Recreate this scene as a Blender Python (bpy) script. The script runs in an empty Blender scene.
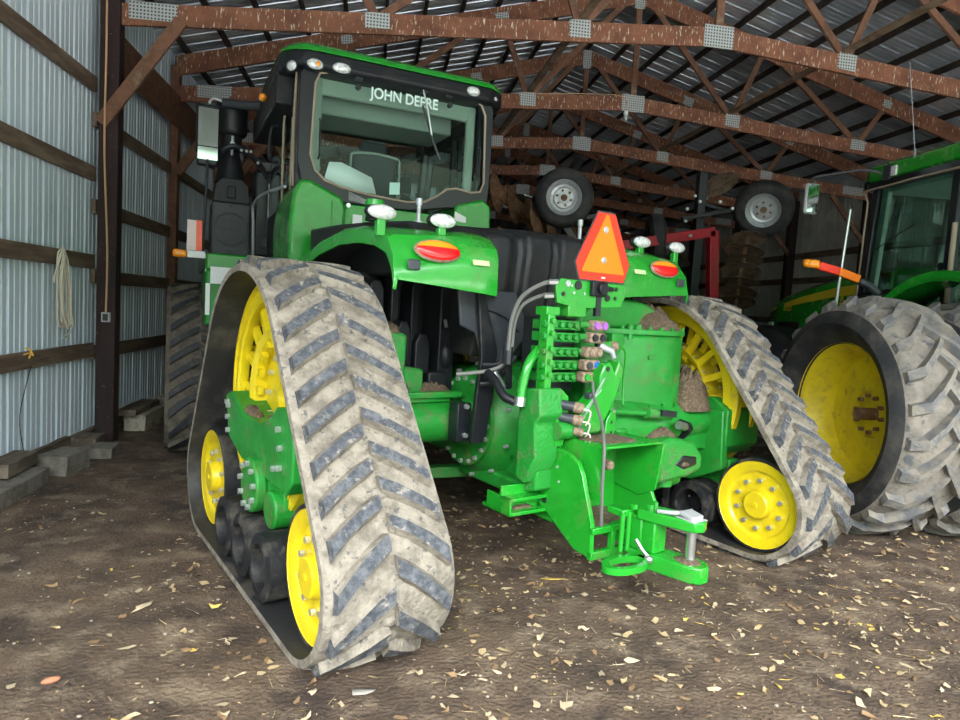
import bpy, bmesh, math, random
from math import sin, cos, pi, radians, atan2, sqrt, floor
from mathutils import Vector, Matrix, noise
C = bpy.context.scene
LINK = C.collection.objects.link
rnd = random.Random(7)
V = Vector

# ------------------------------------------------------------------ materials
MATS = {}
def _n(nt, t, **kw):
    n = nt.nodes.new(t)
    for k, v in kw.items():
        setattr(n, k, v)
    return n
def mat(name, col, rough=.5, metal=0., col2=None, scale=6., lo=.45, hi=.6, dirt=None, dscale=9., dlo=.52, dhi=.62,
        bump=0., bscale=40., coat=0., stretch=None, rough2=None, emit=None, detail=5., dirt_stretch=None, spec=None):
    m = bpy.data.materials.new(name); m.use_nodes = True
    nt = m.node_tree; b = nt.nodes['Principled BSDF']; L = nt.links
    b.inputs['Roughness'].default_value = rough; b.inputs['Metallic'].default_value = metal
    b.inputs['Coat Weight'].default_value = coat; b.inputs['Coat Roughness'].default_value = .12
    if spec is not None: b.inputs['Specular IOR Level'].default_value = spec
    tc = _n(nt, 'ShaderNodeTexCoord')
    def coord(st):
        if st is None: return tc.outputs['Object']
        mp = _n(nt, 'ShaderNodeMapping'); mp.inputs['Scale'].default_value = st
        L.new(tc.outputs['Object'], mp.inputs['Vector']); return mp.outputs['Vector']
    def nz(sc, st, lo, hi):
        t = _n(nt, 'ShaderNodeTexNoise'); t.inputs['Scale'].default_value = sc; t.inputs['Detail'].default_value = detail
        t.inputs['Roughness'].default_value = .65
        L.new(coord(st), t.inputs['Vector'])
        r = _n(nt, 'ShaderNodeMapRange'); r.inputs['From Min'].default_value = lo; r.inputs['From Max'].default_value = hi
        L.new(t.outputs['Fac'], r.inputs['Value']); return r.outputs['Result'], t.outputs['Fac']
    cur = None
    def mix(f, a, bcol):
        x = _n(nt, 'ShaderNodeMix', data_type='RGBA'); L.new(f, x.inputs['Factor'])
        if a is None: x.inputs[6].default_value = (*col, 1)
        else: L.new(a, x.inputs[6])
        x.inputs[7].default_value = (*bcol, 1); return x.outputs[2]
    if col2 is not None:
        f, raw = nz(scale, stretch, lo, hi); cur = mix(f, cur, col2)
    if dirt is not None:
        f, raw = nz(dscale, dirt_stretch, dlo, dhi); cur = mix(f, cur, dirt)
        ml = _n(nt, 'ShaderNodeMapRange'); ml.inputs['To Min'].default_value = rough; ml.inputs['To Max'].default_value = .9
        L.new(f, ml.inputs['Value']); L.new(ml.outputs['Result'], b.inputs['Roughness'])
    if cur is None: b.inputs['Base Color'].default_value = (*col, 1)
    else: L.new(cur, b.inputs['Base Color'])
    if bump:
        t = _n(nt, 'ShaderNodeTexNoise'); t.inputs['Scale'].default_value = bscale; t.inputs['Detail'].default_value = 6
        L.new(coord(stretch), t.inputs['Vector'])
        bp = _n(nt, 'ShaderNodeBump'); bp.inputs['Strength'].default_value = 1.; bp.inputs['Distance'].default_value = bump
        L.new(t.outputs['Fac'], bp.inputs['Height']); L.new(bp.outputs['Normal'], b.inputs['Normal'])
    if emit:
        b.inputs['Emission Color'].default_value = (*col, 1); b.inputs['Emission Strength'].default_value = emit
    MATS[name] = m
    return m
def glass(name, tint, gloss=.1, rough=.02):
    m = bpy.data.materials.new(name); m.use_nodes = True; nt = m.node_tree; L = nt.links
    for n in list(nt.nodes): nt.nodes.remove(n)
    o = _n(nt, 'ShaderNodeOutputMaterial'); t = _n(nt, 'ShaderNodeBsdfTransparent'); g = _n(nt, 'ShaderNodeBsdfGlossy')
    t.inputs['Color'].default_value = (*tint, 1); g.inputs['Roughness'].default_value = rough; g.inputs['Color'].default_value = (.9, 1, .97, 1)
    f = _n(nt, 'ShaderNodeFresnel'); f.inputs['IOR'].default_value = 1.3
    a = _n(nt, 'ShaderNodeMath', operation='ADD'); a.inputs[1].default_value = gloss; L.new(f.outputs[0], a.inputs[0])
    mx = _n(nt, 'ShaderNodeMixShader'); L.new(a.outputs[0], mx.inputs[0]); L.new(t.outputs[0], mx.inputs[1]); L.new(g.outputs[0], mx.inputs[2])
    L.new(mx.outputs[0], o.inputs['Surface']); MATS[name] = m; return m

DUST = (.30, .235, .16)
green = mat('green paint', (.014, .315, .022), .26, col2=(.012, .27, .02), scale=3, coat=.6, dirt=(.15, .17, .06), dscale=4, dlo=.58, dhi=.9, spec=.5)
greendk = mat('dusty shaded green casting', (.014, .26, .03), .42, col2=(.012, .21, .022), scale=4, dirt=(.13, .12, .055), dscale=7, dlo=.54, dhi=.82, bump=.002, bscale=60)  # dusty castings; base green darkened to carry some of their shade
greenmud = mat('mud caked green casting', (.015, .25, .03), .5, dirt=(.15, .13, .08), dscale=8, dlo=.52, dhi=.80, bump=.006, bscale=50)
yellow = mat('yellow paint', (.80, .62, .012), .33, col2=(.72, .54, .015), scale=4, coat=.2, dirt=(.30, .21, .06), dscale=9, dlo=.60, dhi=.9)
yellowd = mat('dusty yellow rim paint', (.72, .56, .015), .42, col2=(.62, .47, .02), scale=5, dirt=(.25, .18, .08), dscale=12, dlo=.56, dhi=.85)
blackp = mat('black plastic', (.010, .011, .014), .42, spec=.35, dirt=(.06, .055, .05), dscale=5, dlo=.55, dhi=.95, bump=.0015, bscale=90)
blackpd = mat('dusty black plastic', (.011, .012, .014), .45, spec=.4, dirt=(.07, .062, .055), dscale=4, dlo=.5, dhi=.95, bump=.002, bscale=70)
blackm = mat('black painted steel', (.012, .014, .018), .35)
greyp = mat('dark grey plastic', (.035, .04, .048), .45, dirt=(.08, .078, .075), dscale=9, dlo=.5, dhi=.8)
rubber = mat('black rubber', (.012, .013, .015), .6, spec=.35, dirt=(.12, .105, .085), dscale=8, dlo=.50, dhi=.78, bump=.003, bscale=60)
rubin = mat('worn rubber inner face', (.022, .022, .023), .5, dirt=(.12, .10, .075), dscale=5, dlo=.5, dhi=.8, bump=.002, bscale=30)
mudbelt = mat('dried mud on tread', (.29, .255, .205), .93, col2=(.16, .138, .11), scale=11, lo=.42, hi=.62, dirt=(.10, .095, .09), dscale=26, dlo=.58, dhi=.66, bump=.012, bscale=38)
lugtop = mat('scuffed tread lug', (.045, .05, .062), .7, col2=(.115, .12, .13), scale=30, lo=.42, hi=.62, dirt=(.34, .30, .25), dscale=19, dlo=.57, dhi=.68, bump=.006, bscale=60)
mudfront = mat('dark mud on front tread', (.15, .125, .095), .93, col2=(.07, .06, .05), scale=9, lo=.4, hi=.62, bump=.01, bscale=38)
lugfront = mat('clean black tread lug', (.02, .022, .028), .6, dirt=(.10, .09, .075), dscale=14, dlo=.55, dhi=.7)
tiremud = mat('muddy tyre tread', (.27, .235, .195), .92, col2=(.17, .152, .13), scale=7, lo=.4, hi=.62, dirt=(.09, .095, .10), dscale=10, dlo=.54, dhi=.66, bump=.01, bscale=40)
tireside = mat('tyre sidewall', (.018, .019, .021), .68, dirt=(.10, .09, .075), dscale=6, dlo=.45, dhi=.85, bump=.003, bscale=40)
tirelug = mat('tyre lug', (.13, .13, .135), .75, col2=(.24, .215, .18), scale=9, lo=.40, hi=.58, bump=.008, bscale=50)
steel = mat('bright steel', (.62, .63, .64), .28, .9)
bolt = mat('zinc bolt', (.72, .73, .74), .32, .75, dirt=(.25, .2, .14), dscale=30, dlo=.56, dhi=.7)
rimgrey = mat('silver wheel paint', (.50, .52, .54), .35, .35, dirt=(.25, .22, .19), dscale=14, dlo=.55, dhi=.8)
rust = mat('rusty steel', (.16, .075, .035), .8, .2, col2=(.26, .16, .09), scale=14, bump=.003, bscale=60)
discm = mat('soil stained disc steel', (.30, .21, .14), .6, .2, col2=(.13, .09, .065), scale=9)
redp = mat('red paint', (.40, .01, .02), .35, coat=.2)
orange = mat('orange fluorescent panel', (1., .21, .0), .5)
redrefl = mat('red retroreflective border', (.95, .035, .01), .35)
amber = mat('amber lens', (1., .32, .01), .2, coat=.5)
redlens = mat('red lens', (.75, .008, .01), .15, coat=.6)
pink = mat('silver reflective tape', (.85, .68, .66), .35)
white = mat('white paper', (.85, .88, .86), .6)
lettr = mat('pale lettering', (.72, .90, .84), .5)
yletter = mat('yellow stripe film', (.72, .58, .03), .4)
lensw = mat('clear lamp lens', (.82, .84, .82), .15, .2, bump=.006, bscale=70, coat=.8, col2=(.52, .54, .53), scale=50)
beige = mat('beige rubber seal', (.34, .27, .20), .7)
cabin = mat('pale grey green cab trim', (.30, .36, .30), .7)
cabdk = mat('dark cab fabric', (.035, .045, .05), .8)
coupler = mat('dusty coupler', (.30, .215, .15), .85, col2=(.17, .11, .075), scale=40, bump=.003, bscale=120)
purple = mat('purple dust cap', (.36, .11, .55), .5)
blue = mat('blue dust cap', (.01, .13, .65), .45)
hosem = mat('grey hose', (.13, .13, .12), .55)
soil = mat('dry chaff and soil', (.105, .07, .045), .95, col2=(.20, .145, .09), scale=55, lo=.48, hi=.62, bump=.012, bscale=70)
wood = mat('red brown stained timber', (.285, .115, .06), .78, col2=(.16, .06, .034), scale=3.5, lo=.35, hi=.65, dirt=(.70, .60, .45), dscale=26,
           dlo=.585, dhi=.64, dirt_stretch=(1.6, 1.6, .38), bump=.003, bscale=30)
woodweb = mat('brown truss web timber', (.22, .105, .062), .8, col2=(.13, .06, .036), scale=6, stretch=(1, 1, 1), bump=.002, bscale=40, dirt=(.32, .22, .14), dscale=6, dlo=.55, dhi=.75)
woodpost = mat('dark maroon post timber', (.032, .014, .014), .75, col2=(.016, .009, .010), scale=9, stretch=(1, 1, .15), bump=.002, bscale=50, dirt=(.22, .15, .11), dscale=34, dlo=.64, dhi=.72)
girtm = mat('weathered brown girt board', (.15, .098, .068), .85, col2=(.26, .19, .135), scale=7, stretch=(1, .25, 1.6), lo=.42, hi=.62, bump=.004, bscale=24)
purlinm = mat('dark purlin timber', (.030, .020, .016), .85, col2=(.055, .038, .028), scale=8)
wallm = mat('pale blue grey wall sheet', (.76, .87, .96), .36, .0, col2=(.70, .82, .91), scale=.8, stretch=(1, 1, .5), dirt=(.30, .27, .22), dscale=5, dlo=.68, dhi=.8, dirt_stretch=(1, 1, .3))
wallr = mat('raw galvanised wall sheet', (.74, .72, .66), .45, .15, col2=(.58, .56, .51), scale=2)
roofm = mat('galvanised roof sheet', (.62, .68, .75), .30, .5, col2=(.46, .51, .57), scale=2.2, lo=.4, hi=.65)
conc = mat('grey concrete', (.22, .20, .17), .9, col2=(.14, .12, .095), scale=9, bump=.006, bscale=30)
oldtim = mat('old weathered timber', (.10, .075, .055), .9, col2=(.20, .16, .12), scale=8, stretch=(1, .3, 1), bump=.005, bscale=30)
paleb = mat('pale cracked block', (.46, .41, .33), .9, col2=(.22, .18, .13), scale=12, lo=.5, hi=.62, bump=.004)
ropem = mat('cream rope', (.66, .60, .48), .85)
twine = mat('orange baler twine', (.85, .50, .10), .8)
cablem = mat('tan cable', (.62, .38, .20), .6)
glasst = glass('tinted cab glass', (.76, .88, .84), .005)
glassd = glass('dark green tractor glass', (.42, .60, .54), .01)
mirrorm = mat('mirror glass', (.75, .85, .84), .06, 1.)
leafs = [mat('straw coloured leaf', (.50, .37, .20), .8), mat('pale tan leaf', (.47, .37, .24), .8),
         mat('brown leaf', (.26, .16, .08), .85), mat('yellow leaf', (.66, .46, .10), .7)]
stone = mat('small pale stone', (.34, .29, .23), .9)

def plate_mat():
    m = mat('punched galvanised truss plate', (.50, .53, .53), .45, .25)
    nt = m.node_tree; L = nt.links; b = nt.nodes['Principled BSDF']; tc = _n(nt, 'ShaderNodeTexCoord')
    sp = _n(nt, 'ShaderNodeSeparateXYZ'); L.new(tc.outputs['Object'], sp.inputs[0])
    def s(o, k):
        a = _n(nt, 'ShaderNodeMath', operation='MULTIPLY'); a.inputs[1].default_value = k; L.new(o, a.inputs[0])
        c = _n(nt, 'ShaderNodeMath', operation='SINE'); L.new(a.outputs[0], c.inputs[0]); return c.outputs[0]
    mu = _n(nt, 'ShaderNodeMath', operation='MULTIPLY'); L.new(s(sp.outputs[0], 2*pi/.034/2), mu.inputs[0]); L.new(s(sp.outputs[2], 2*pi/.034/2), mu.inputs[1])
    ab = _n(nt, 'ShaderNodeMath', operation='ABSOLUTE'); L.new(mu.outputs[0], ab.inputs[0])
    gt = _n(nt, 'ShaderNodeMath', operation='GREATER_THAN'); gt.inputs[1].default_value = .62; L.new(ab.outputs[0], gt.inputs[0])
    mx = _n(nt, 'ShaderNodeMix', data_type='RGBA'); L.new(gt.outputs[0], mx.inputs['Factor'])
    mx.inputs[6].default_value = (.52, .55, .54, 1); mx.inputs[7].default_value = (.09, .09, .085, 1)
    L.new(mx.outputs[2], b.inputs['Base Color']); return m
platem = plate_mat()

# ------------------------------------------------------------------ mesh builder
class B:
    def __init__(s): s.bm = bmesh.new(); s.m = 0
    def poly(s, vs, fs):
        v = [s.bm.verts.new(p) for p in vs]
        for f in fs:
            try:
                g = s.bm.faces.new([v[i] for i in f]); g.material_index = s.m
            except ValueError: pass
        return s
    def box(s, c, d, M=None):
        x, y, z = [k/2 for k in d]; c = V(c)
        vs = [V((a*x, b*y, e*z)) for a in (-1, 1) for b in (-1, 1) for e in (-1, 1)]
        if M is not None: vs = [M @ v for v in vs]
        return s.poly([v+c for v in vs], [(0, 1, 3, 2), (4, 6, 7, 5), (0, 4, 5, 1), (2, 3, 7, 6), (0, 2, 6, 4), (1, 5, 7, 3)])
    def bx(s, x0, x1, y0, y1, z0, z1): return s.box(((x0+x1)/2, (y0+y1)/2, (z0+z1)/2), (abs(x1-x0), abs(y1-y0), abs(z1-z0)))
    def beam(s, p0, p1, w, h, up=(0, 0, 1)):
        p0, p1 = V(p0), V(p1); d = (p1-p0).normalized(); u = V(up); r = d.cross(u)
        if r.length < 1e-4: r = d.cross(V((0, 1, 0)))
        r.normalize(); u = r.cross(d).normalized()
        vs = [p+r*a*w/2+u*b*h/2 for p in (p0, p1) for a in (-1, 1) for b in (-1, 1)]
        return s.poly(vs, [(0, 1, 3, 2), (4, 6, 7, 5), (0, 4, 5, 1), (2, 3, 7, 6), (0, 2, 6, 4), (1, 5, 7, 3)])
    def prism(s, pts, ax, a, b):
        def P(p, t):
            if ax == 'x': return (t, p[0], p[1])
            if ax == 'y': return (p[0], t, p[1])
            return (p[0], p[1], t)
        n = len(pts)
        return s.poly([P(p, a) for p in pts]+[P(p, b) for p in pts],
                      [tuple(range(n)), tuple(range(2*n-1, n-1, -1))]+[(i, (i+1) % n, n+(i+1) % n, n+i) for i in range(n)])
    def cyl(s, p0, p1, r0, r1=None, n=16, cap=True):
        p0, p1 = V(p0), V(p1); r1 = r0 if r1 is None else r1; d = (p1-p0)
        a = d.orthogonal().normalized(); b = d.normalized().cross(a)
        vs = [p+(a*cos(2*pi*i/n)+b*sin(2*pi*i/n))*r for p, r in ((p0, r0), (p1, r1)) for i in range(n)]
        fs = [(i, (i+1) % n, n+(i+1) % n, n+i) for i in range(n)]
        if cap: fs += [tuple(range(n)), tuple(range(2*n-1, n-1, -1))]
        return s.poly(vs, fs)
    def lathe(s, prof, o, axis, n=32, mi=None, closed=False, arc=None):
        o = V(o); ax = V(axis).normalized(); a = ax.orthogonal().normalized(); b = ax.cross(a)
        base = len(prof); vs = [s.bm.verts.new(o+ax*h+(a*cos(2*pi*i/n)+b*sin(2*pi*i/n))*max(r, 1e-4)) for i in range(n) for r, h in prof]
        for i in range(n):
            j = (i+1) % n
            for k in range(base if closed else base-1):
                k2 = (k+1) % base
                try:
                    f = s.bm.faces.new((vs[i*base+k], vs[j*base+k], vs[j*base+k2], vs[i*base+k2])); f.material_index = mi[k] if mi else s.m
                except ValueError: pass
        return s
    def tube(s, pts, r, n=8, sm=0):
        pts = [V(p) for p in pts]
        if sm:
            q = []
            for i in range(len(pts)-1):
                p0, p1, p2, p3 = pts[max(i-1, 0)], pts[i], pts[i+1], pts[min(i+2, len(pts)-1)]
                for k in range(sm):
                    t = k/sm; q.append(.5*((2*p1)+(-p0+p2)*t+(2*p0-5*p1+4*p2-p3)*t*t+(-p0+3*p1-3*p2+p3)*t**3))
            q.append(pts[-1]); pts = q
        rings = []; ref = None
        for i, p in enumerate(pts):
            d = (pts[min(i+1, len(pts)-1)]-pts[max(i-1, 0)]).normalized()
            if ref is None: ref = d.orthogonal().normalized()
            a = (ref-d*ref.dot(d))
            a = a.normalized() if a.length > 1e-4 else d.orthogonal().normalized()
            ref = a; b = d.cross(a)
            rr = r[i*(len(r)-1)//max(len(pts)-1, 1)] if isinstance(r, (list, tuple)) else r
            rings.append([s.bm.verts.new(p+(a*cos(2*pi*k/n)+b*sin(2*pi*k/n))*rr) for k in range(n)])
        for i in range(len(rings)-1):
            for k in range(n):
                f = s.bm.faces.new((rings[i][k], rings[i][(k+1) % n], rings[i+1][(k+1) % n], rings[i+1][k])); f.material_index = s.m
        for rg in (rings[0], rings[-1]):
            f = s.bm.faces.new(rg); f.material_index = s.m
        return s
    def ell(s, c, r, nu=16, nv=10, M=None):
        c = V(c); vs = []
        for j in range(nv+1):
            t = pi*j/nv
            for i in range(nu):
                p = V((r[0]*sin(t)*cos(2*pi*i/nu), r[1]*sin(t)*sin(2*pi*i/nu), r[2]*cos(t)))
                vs.append(c+(M @ p if M is not None else p))
        g = [s.bm.verts.new(v) for v in vs]
        for j in range(nv):
            for i in range(nu):
                a, b2, c2, d2 = g[j*nu+i], g[j*nu+(i+1) % nu], g[(j+1)*nu+(i+1) % nu], g[(j+1)*nu+i]
                f = s.bm.faces.new((a, b2, c2, d2)); f.material_index = s.m
        bmesh.ops.remove_doubles(s.bm, verts=g, dist=1e-5)
        return s
    def bolts(s, o, axis, R, n, r=.012, h=.02, a0=0, a1=2*pi, nn=6):
        o = V(o); ax = V(axis).normalized(); a = V((0, 0, 1)); a = (a-ax*a.dot(ax)); a = a.normalized() if a.length > .1 else V((0, 1, 0)); b = ax.cross(a)
        for i in range(n):
            t = a0+(a1-a0)*i/(n if abs(a1-a0-2*pi) < 1e-3 else max(n-1, 1)); p = o+(a*cos(t)+b*sin(t))*R
            s.cyl(p, p+ax*h, r, n=nn)
        return s
    def mound(s, c, rx, ry, h, n=18, seed=0):
        c = V(c); g = []
        for j in range(7):
            q = j/6
            for i in range(n):
                a = 2*pi*i/n; k = 1+.35*noise.noise(V((cos(a)*1.7+seed, sin(a)*1.7, seed*.7)))
                z = h*(1-q*q)*(1+.5*noise.noise(V((q*4+seed, i*.9, 3))))
                g.append(c+V((rx*q*k*cos(a), ry*q*k*sin(a), z if j < 6 else -.01)))
        return s.poly(g, [(j*n+i, j*n+(i+1) % n, (j+1)*n+(i+1) % n, (j+1)*n+i) for j in range(6) for i in range(n)])
    def build(s, name, mats, parent=None, bev=0., ang=38, seg=2, loc=None, flat=False):
        bmesh.ops.recalc_face_normals(s.bm, faces=s.bm.faces[:])
        for f in s.bm.faces: f.smooth = not flat
        ca = radians(ang)
        for e in s.bm.edges:
            if len(e.link_faces) == 2:
                e.smooth = e.calc_face_angle(0) < ca
        me = bpy.data.meshes.new(name); s.bm.to_mesh(me); s.bm.free()
        for m in (mats if isinstance(mats, (list, tuple)) else [mats]): me.materials.append(m)
        o = bpy.data.objects.new(name, me); LINK(o)
        if parent: o.parent = parent
        if loc: o.location = loc
        if bev:
            md = o.modifiers.new('bevel', 'BEVEL'); md.width = bev; md.segments = seg; md.limit_method = 'ANGLE'; md.angle_limit = radians(40); md.harden_normals = False
        return o
def tag(o, label=None, cat=None, group=None, kind=None):
    if label: o['label'] = label
    if cat: o['category'] = cat
    if group: o['group'] = group
    if kind: o['kind'] = kind
    return o
def empty(name, loc, rz=0, label=None, cat=None, group=None):
    o = bpy.data.objects.new(name, None); LINK(o); o.location = loc; o.rotation_euler = (0, 0, rz); o.empty_display_size = .2
    return tag(o, label, cat, group)
def struct(o): o['kind'] = 'structure'; return o
def copy_tree(o, parent=None):
    c = o.copy(); LINK(c); c.parent = parent
    for ch in [k for k in bpy.data.objects if k.parent == o]: copy_tree(ch, c)
    return c
def text_mesh(name, txt, size, m, parent, M, ext=.001, shear=0, sx=1.):
    cu = bpy.data.curves.new(name, 'FONT'); cu.body = txt; cu.size = size; cu.extrude = ext; cu.align_x = 'CENTER'; cu.align_y = 'CENTER'; cu.shear = shear; cu.offset = size*.018
    t = bpy.data.objects.new(name, cu); LINK(t)
    bpy.context.view_layer.update()
    me = bpy.data.meshes.new_from_object(t.evaluated_get(bpy.context.evaluated_depsgraph_get()))
    bpy.data.objects.remove(t); bpy.data.curves.remove(cu)
    me.transform(M @ Matrix.Diagonal((sx, 1, 1, 1))); me.materials.clear(); me.materials.append(m); me.name = name
    o = bpy.data.objects.new(name, me); LINK(o); o.parent = parent
    return o

# ------------------------------------------------------------------ camera
def camera():
    yaw, pitch, roll = .15949, .07549, .05818
    f = V((sin(yaw)*cos(pitch), cos(yaw)*cos(pitch), -sin(pitch))); r = V((cos(yaw), -sin(yaw), 0)); u = r.cross(f)
    r2 = r*cos(roll)+u*sin(roll); u2 = u*cos(roll)-r*sin(roll)
    cd = bpy.data.cameras.new('camera'); cd.sensor_width = 36; cd.lens = 36*665/960; cd.clip_start = .05; cd.clip_end = 200
    o = bpy.data.objects.new('camera', cd); LINK(o)
    o.matrix_world = Matrix(((r2.x, u2.x, -f.x, 0), (r2.y, u2.y, -f.y, 0), (r2.z, u2.z, -f.z, 1.6), (0, 0, 0, 1)))
    C.camera = o
camera()

# ------------------------------------------------------------------ shed shell
XL, XR, YF, YB = -2.95, 10.2, -1.2, 26.1
XM = 3.75; RIDGE = 6.72; SL = .27
def roofz(x): return RIDGE-SL*abs(x-XM)
def sheet(y0, y1, step=.285):
    pr = []; y = y0
    while y < y1:
        for dy, h in ((0, 0), (.010, .03), (.034, .03), (.044, 0), (.105, 0), (.112, .006), (.124, .006), (.131, 0), (.195, 0), (.202, .006), (.214, .006), (.221, 0)):
            pr.append((y+dy, h))
        y += step
    return pr
def wall_sheet(name, x, y0, y1, z0, z1, m, sgn):
    b = B(); pr = sheet(y0, y1); n = len(pr)
    vs = [(x-sgn*h, y, z0) for y, h in pr]+[(x-sgn*h, y, z1) for y, h in pr]
    vs += [(x-sgn*.03, y0, z0), (x-sgn*.03, y1, z0), (x-sgn*.03, y1, z1), (x-sgn*.03, y0, z1)]
    b.poly(vs, [(i, i+1, n+i+1, n+i) for i in range(n-1)])
    return struct(b.build(name, m))
wall_sheet('wall_left', XL, YF, YB, .03, roofz(XL), wallm, 1)
wall_sheet('wall_right', XR+.05, YF, YB, .03, roofz(XR), wallr, -1)
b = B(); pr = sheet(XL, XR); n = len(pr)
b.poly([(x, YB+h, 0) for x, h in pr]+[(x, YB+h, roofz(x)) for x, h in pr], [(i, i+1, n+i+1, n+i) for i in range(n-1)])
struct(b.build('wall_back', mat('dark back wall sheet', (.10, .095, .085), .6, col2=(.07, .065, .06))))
b = B(); pr = sheet(YF, YB); n = len(pr)
for xa, xb in ((XL-.3, XM), (XM, XR+.3)):
    b.poly([(xa, y, roofz(xa)+h) for y, h in pr]+[(xb, y, roofz(xb)+h) for y, h in pr], [(i, i+1, n+i+1, n+i) for i in range(n-1)])
struct(b.build('ceiling', roofm))
b = B(); b.prism([(XL, 4.62), (XR, 4.62), (XR, roofz(XR)), (XM, RIDGE), (XL, roofz(XL))], 'y', YF-.03, YF); struct(b.build('wall_front_blocker', wallr))  # unseen front header, added to keep sky out of the cab glass reflections
# ground
def gh(x, y):
    return .012*noise.noise(V((x*1.1, y*1.1, 0)))+.008*noise.noise(V((x*4.3, y*4.3, 5)))+.006*noise.noise(V((x*11, y*11, 9)))
def axis(a, b, lo, hi, fine, coarse):
    r = [a]
    while r[-1] < b: r.append(r[-1]+(fine if lo <= r[-1] < hi else coarse))
    return r
gx = axis(-4, 12, -3, 6, .05, .5); gy = axis(-1.5, 27, 1.5, 8, .05, .5)
b = B()
b.poly([(x, y, gh(x, y) if (-3 <= x <= 6.1 and 1.5 <= y <= 8.1) else -.004) for y in gy for x in gx],
       [(j*len(gx)+i, j*len(gx)+i+1, (j+1)*len(gx)+i+1, (j+1)*len(gx)+i) for j in range(len(gy)-1) for i in range(len(gx)-1)])
dirtm = mat('packed dirt floor', (.125, .083, .053), .95, col2=(.050, .032, .022), scale=2.6, lo=.42, hi=.62, dirt=(.27, .20, .135), dscale=4.2, dlo=.50, dhi=.74, bump=.022, bscale=44, detail=9)
struct(b.build('floor', dirtm))

b = B(); b.box((3, -16.5, -.03), (60, 30, .04)); struct(b.build('bounce_ground', mat('pale gravel yard', (.50, .48, .44), .95)))  # unseen pale slab outside, added to bounce daylight up under the roof
GIRT = ((.95, 1.86, 2.75, 3.64), (.92, 1.71, 2.43, 3.30))
tn = [0]
def trim(b, m, bev=.004):
    tn[0] += 1; return struct(b.build('trim_%d' % tn[0], m, bev=bev))
BAY = 2.587; T0 = 7.457
for k in range(-3, 7):
    y0, y1 = T0+BAY*k+.0, T0+BAY*(k+1)
    for z in (GIRT[0] if k < 0 else GIRT[1]):
        b = B(); b.beam((XL+.05, y0, z), (XL+.05, y1, z), .04, .145); trim(b, girtm)
    for z in (.92, 1.78, 2.75, 3.35):
        if k >= -3:
            b = B(); b.beam((XR-.02, y0, z), (XR-.02, y1, z), .04, .145); trim(b, girtm)
for k in range(-12, 13):
    x = XM+k*.54+(.0 if k else 0)
    if x < XL+.1 or x > XR: continue
    b = B(); z = roofz(x)-.05
    b.beam((x, YF, z), (x, YB, z), .045, .09); trim(b, purlinm)
b = B(); b.beam((XL+.06, YF, .03), (XL+.06, YB, .03), .05, .2); trim(b, oldtim)
b = B(); b.beam((XR-.03, YF, .1), (XR-.03, YB, .1), .05, .2); trim(b, oldtim)
b = B(); b.beam((XL+.13, T0+.1, 4.08), (XL+.13, YB, 4.08), .06, .42); trim(b, woodweb)

# posts
ordn = ['nearest the camera, tan cable running down it', 'second from the front', 'third from the front', 'fourth from the front', 'fifth from the front', 'sixth from the front', 'rearmost']
for k in range(0, 7):
    b = B(); y = T0+BAY*k
    w = .185 if k == 0 else .11; xa = XL+.12 if k == 0 else XL-.03+.06
    if k == 0: y -= .02
    b.bx(xa, xa+w, y-.07, y+.07, -.02, 4.7); 
    o = b.build('timber_post', woodpost if k == 0 else woodweb, bev=.006)
    tag(o, 'dark timber post against the pale left wall, '+ordn[k], 'post', 'timber posts along the left wall')
for k in range(2, 7):
    b = B(); y = T0+BAY*k; b.bx(XR-.27, XR-.07, y-.08, y+.08, -.02, 4.7)
    tag(b.build('timber_post', woodpost, bev=.006), 'dark post by the grey right wall, number %s from the front' % ['one', 'two', 'three', 'four', 'five'][k-2], 'post', 'timber posts along the right wall')

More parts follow.
